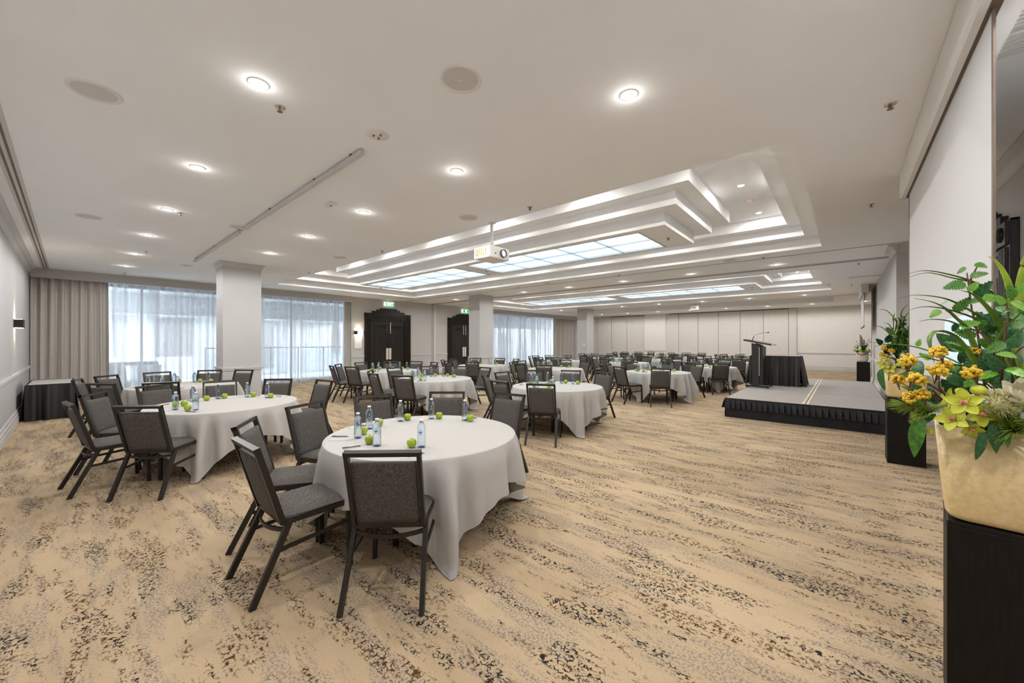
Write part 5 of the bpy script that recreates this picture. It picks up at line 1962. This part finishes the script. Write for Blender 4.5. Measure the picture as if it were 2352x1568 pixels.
    for (x, y, Y, s) in ((2247, 896, 2.18, .020), (2206, 899, 2.16, .014), (2258, 899, 2.19, .015), (2116, 983, 2.2, .013), (2136, 990, 2.2, .013)):
        MB().sphere((0, 0, 0), s, 12, 9, (1.05, 1, .95)).obj('bud', M['orchid'], t, smooth=True).location = lo(at(x, y, Y))
    e = link('pincushion_flower', core_me, t, lo(at(2296, 926, 2.16)))
    link('filaments', protea_me, e)
    e.rotation_euler = (1.1, 0, .2)
    e.scale = (.80,) * 3
    white_protea(t, lo(at(2346, 915, 2.18)), (-.2, -.7, .7), 1.2)
    for (x, y, Y) in ((2150, 885, 2.3), (2163, 900, 2.32)):
        white_protea(t, lo(at(x, y, Y)), (-.5, -.5, .7), .8)
    for (x, y, Y, s) in ((2095, 935, 2.22, .9), (2130, 950, 2.2, .8), (2315, 975, 2.17, 1.0), (2340, 990, 2.18, 1.0), (2300, 960, 2.2, .8), (2275, 985, 2.24, .8)):
        o = link('fine_sprig', fine_me, t, lo(at(x, y, Y)))
        o.scale = (s, s, s)
        o.rotation_euler = (rr.uniform(-.6, .6), rr.uniform(-.6, .6), rr.uniform(0, 6))
        o['kind'] = 'stuff'
    return t


A1 = arrangement('tall arrangement with orchids and yellow berries at the right edge')
A2 = copy_tree(A1)
A2['label'] = 'tall arrangement with white protea beside the front of the stage'
A2.location = (.583, 6.87, .82)
A2.rotation_euler = (0, 0, .95)
for ch in A2.children:
    if ch.name.startswith('pot'):
        ch.rotation_euler = (0, 0, -.95)
white_protea(A2, (-.22, .02, POT_H + .05), (-.8, -.2, .6), 1.3)
o = put('plain_leaf', LEAF['broad', 'leafd'], A2, (-.20, .06, POT_H), (-.25, .30, -1), .28, 0, (-1, .3, .2))

A2M = Matrix.Rotation(-.95, 3, 'Z')


def a2(px, py, Y):
    return A2M @ (at(px, py, Y) - A2.location)


for pts in ([(2064, 800), (2062, 755), (2050, 728), (2034, 713), (2018, 711)], [(2066, 800), (2067, 740), (2074, 712), (2088, 698)], [(2062, 805), (2045, 772), (2024, 752), (2003, 749)],
            [(2068, 800), (2074, 745), (2084, 722), (2095, 716)], [(2064, 805), (2052, 765), (2040, 745), (2030, 742)], [(2070, 805), (2085, 760), (2098, 742)]):
    ribbon([a2(x, y, 6.85) for x, y in pts], .036).obj('strap_leaf', M['strap'], A2, smooth=True, fix=False)
for i, (x, y) in enumerate(((2030, 800), (2048, 806), (2040, 822), (2026, 814))):
    c = link('berry_cluster', berry_me[i % 3][0], A2, a2(x, y, 6.72))
    c.scale = (1.3,) * 3
for x, y, r_ in ((2030, 836, .2), (2073, 834, .8), (2042, 846, 1.4)):
    orchid(A2, a2(x, y, 6.66), A2M @ Vector((-.2, -1, .2)), 1.1, r_)
for k in range(26):
    q = a2(random.Random(k).uniform(2028, 2092), random.Random(k + 50).uniform(765, 835), 6.8 + .1 * (k % 4))
    put('filler_leaf', LEAF['leaf', 'leafd' if k % 2 else 'leaf'], A2, q, A2M @ Vector((random.Random(k + 9).uniform(-1, 1), -.3, random.Random(k + 3).uniform(0, 1))), .13)

# third, smaller arrangement
P3 = Vector((.49, 17.67, .82))
t = thing('flower_arrangement', 'small arrangement with tall dried spathe beyond the stage', 'flowers', P3, group='flower arrangements on pedestals')
MB().lathe([(.10, 0), (.13, .015), (.15, .08), (.155, .20), (.165, .34), (.160, .345), (.150, .30)], 28, cap1=False).obj('pot', M['pot3'], t, smooth=True)
MB().tube([(-.16, -.08, .35), (-.10, -.17, .27), (0, -.185, .25), (.10, -.165, .29), (.17, -.06, .38)], .012, 6).obj('bark_band', M['twig'], t, smooth=True)
MB().sphere((0, 0, .33), .15, 12, 8, (1, 1, .6)).obj('flower_foam', M['soil'], t, smooth=True)
t.scale = (1.0,) * 3
ribbon([(0, 0, .36), (-.03, -.02, .6), (-.04, -.02, .8), (-.06, -.02, .95)], .10, .35, .4).obj('dried_spathe', M['feather'], t, smooth=True, fix=False)
ribbon([(.03, 0, .36), (.05, .02, .6), (.06, .02, .78)], .035, .3).obj('dried_spathe', M['feather'], t, smooth=True, fix=False)
rr = random.Random(31)
for (x, y, z, s) in ((-.06, -.12, .46, .05), (.12, -.10, .46, .048), (-.14, -.04, .54, .045)):
    MB().sphere((0, 0, 0), s, 12, 9, (.85, .85, 1.1)).obj('white_bud', M['whitepetal'], t, smooth=True).location = (x, y, z)
for (x, y, z, s) in ((-.05, -.14, .38, 1.0), (.06, -.14, .37, .9), (.17, -.05, .40, .9), (-.18, -.04, .42, .9), (.14, -.1, .36, .8)):
    orchid(t, (x, y, z), (x * 2, -1, .3), s * .8, rr.uniform(-1, 1))
for k in range(46):
    a = rr.uniform(0, 2 * PI)
    el = rr.uniform(-.1, 1.1)
    d = Vector((math.cos(a) * math.cos(el), math.sin(a) * math.cos(el), math.sin(el)))
    put('toothed_leaf', LEAF['leaf', rr.choice(['leaf', 'leaf2', 'leafd'])], t, Vector((0, 0, .36)) + d * rr.uniform(.06, .16), d, rr.uniform(.10, .16), rr.uniform(-1, 1))
for k in range(7):
    a = rr.uniform(-2.6, -.5) if k < 5 else rr.uniform(0, 3)
    tip = Vector((.26 * math.cos(a) + rr.uniform(-.05, .05), .16 * math.sin(a), rr.uniform(.55, .82)))
    w_ = MB().tube([(0, 0, .36), tip * .5 + Vector((0, 0, .25)), tip], .005, 5, .002).obj('twig', M['twig'], t)
    for j in range(6):
        f = .45 + .1 * j
        q = Vector((0, 0, .36)) * (1 - f) ** 2 + (tip * .5 + Vector((0, 0, .25))) * 2 * f * (1 - f) + tip * f * f
        put('small_leaf', LEAF['leaf', 'leaf' if j % 2 else 'leafd'], w_, q, (rr.uniform(-1, 1), rr.uniform(-1, 1), rr.uniform(-.2, .8)), .055)
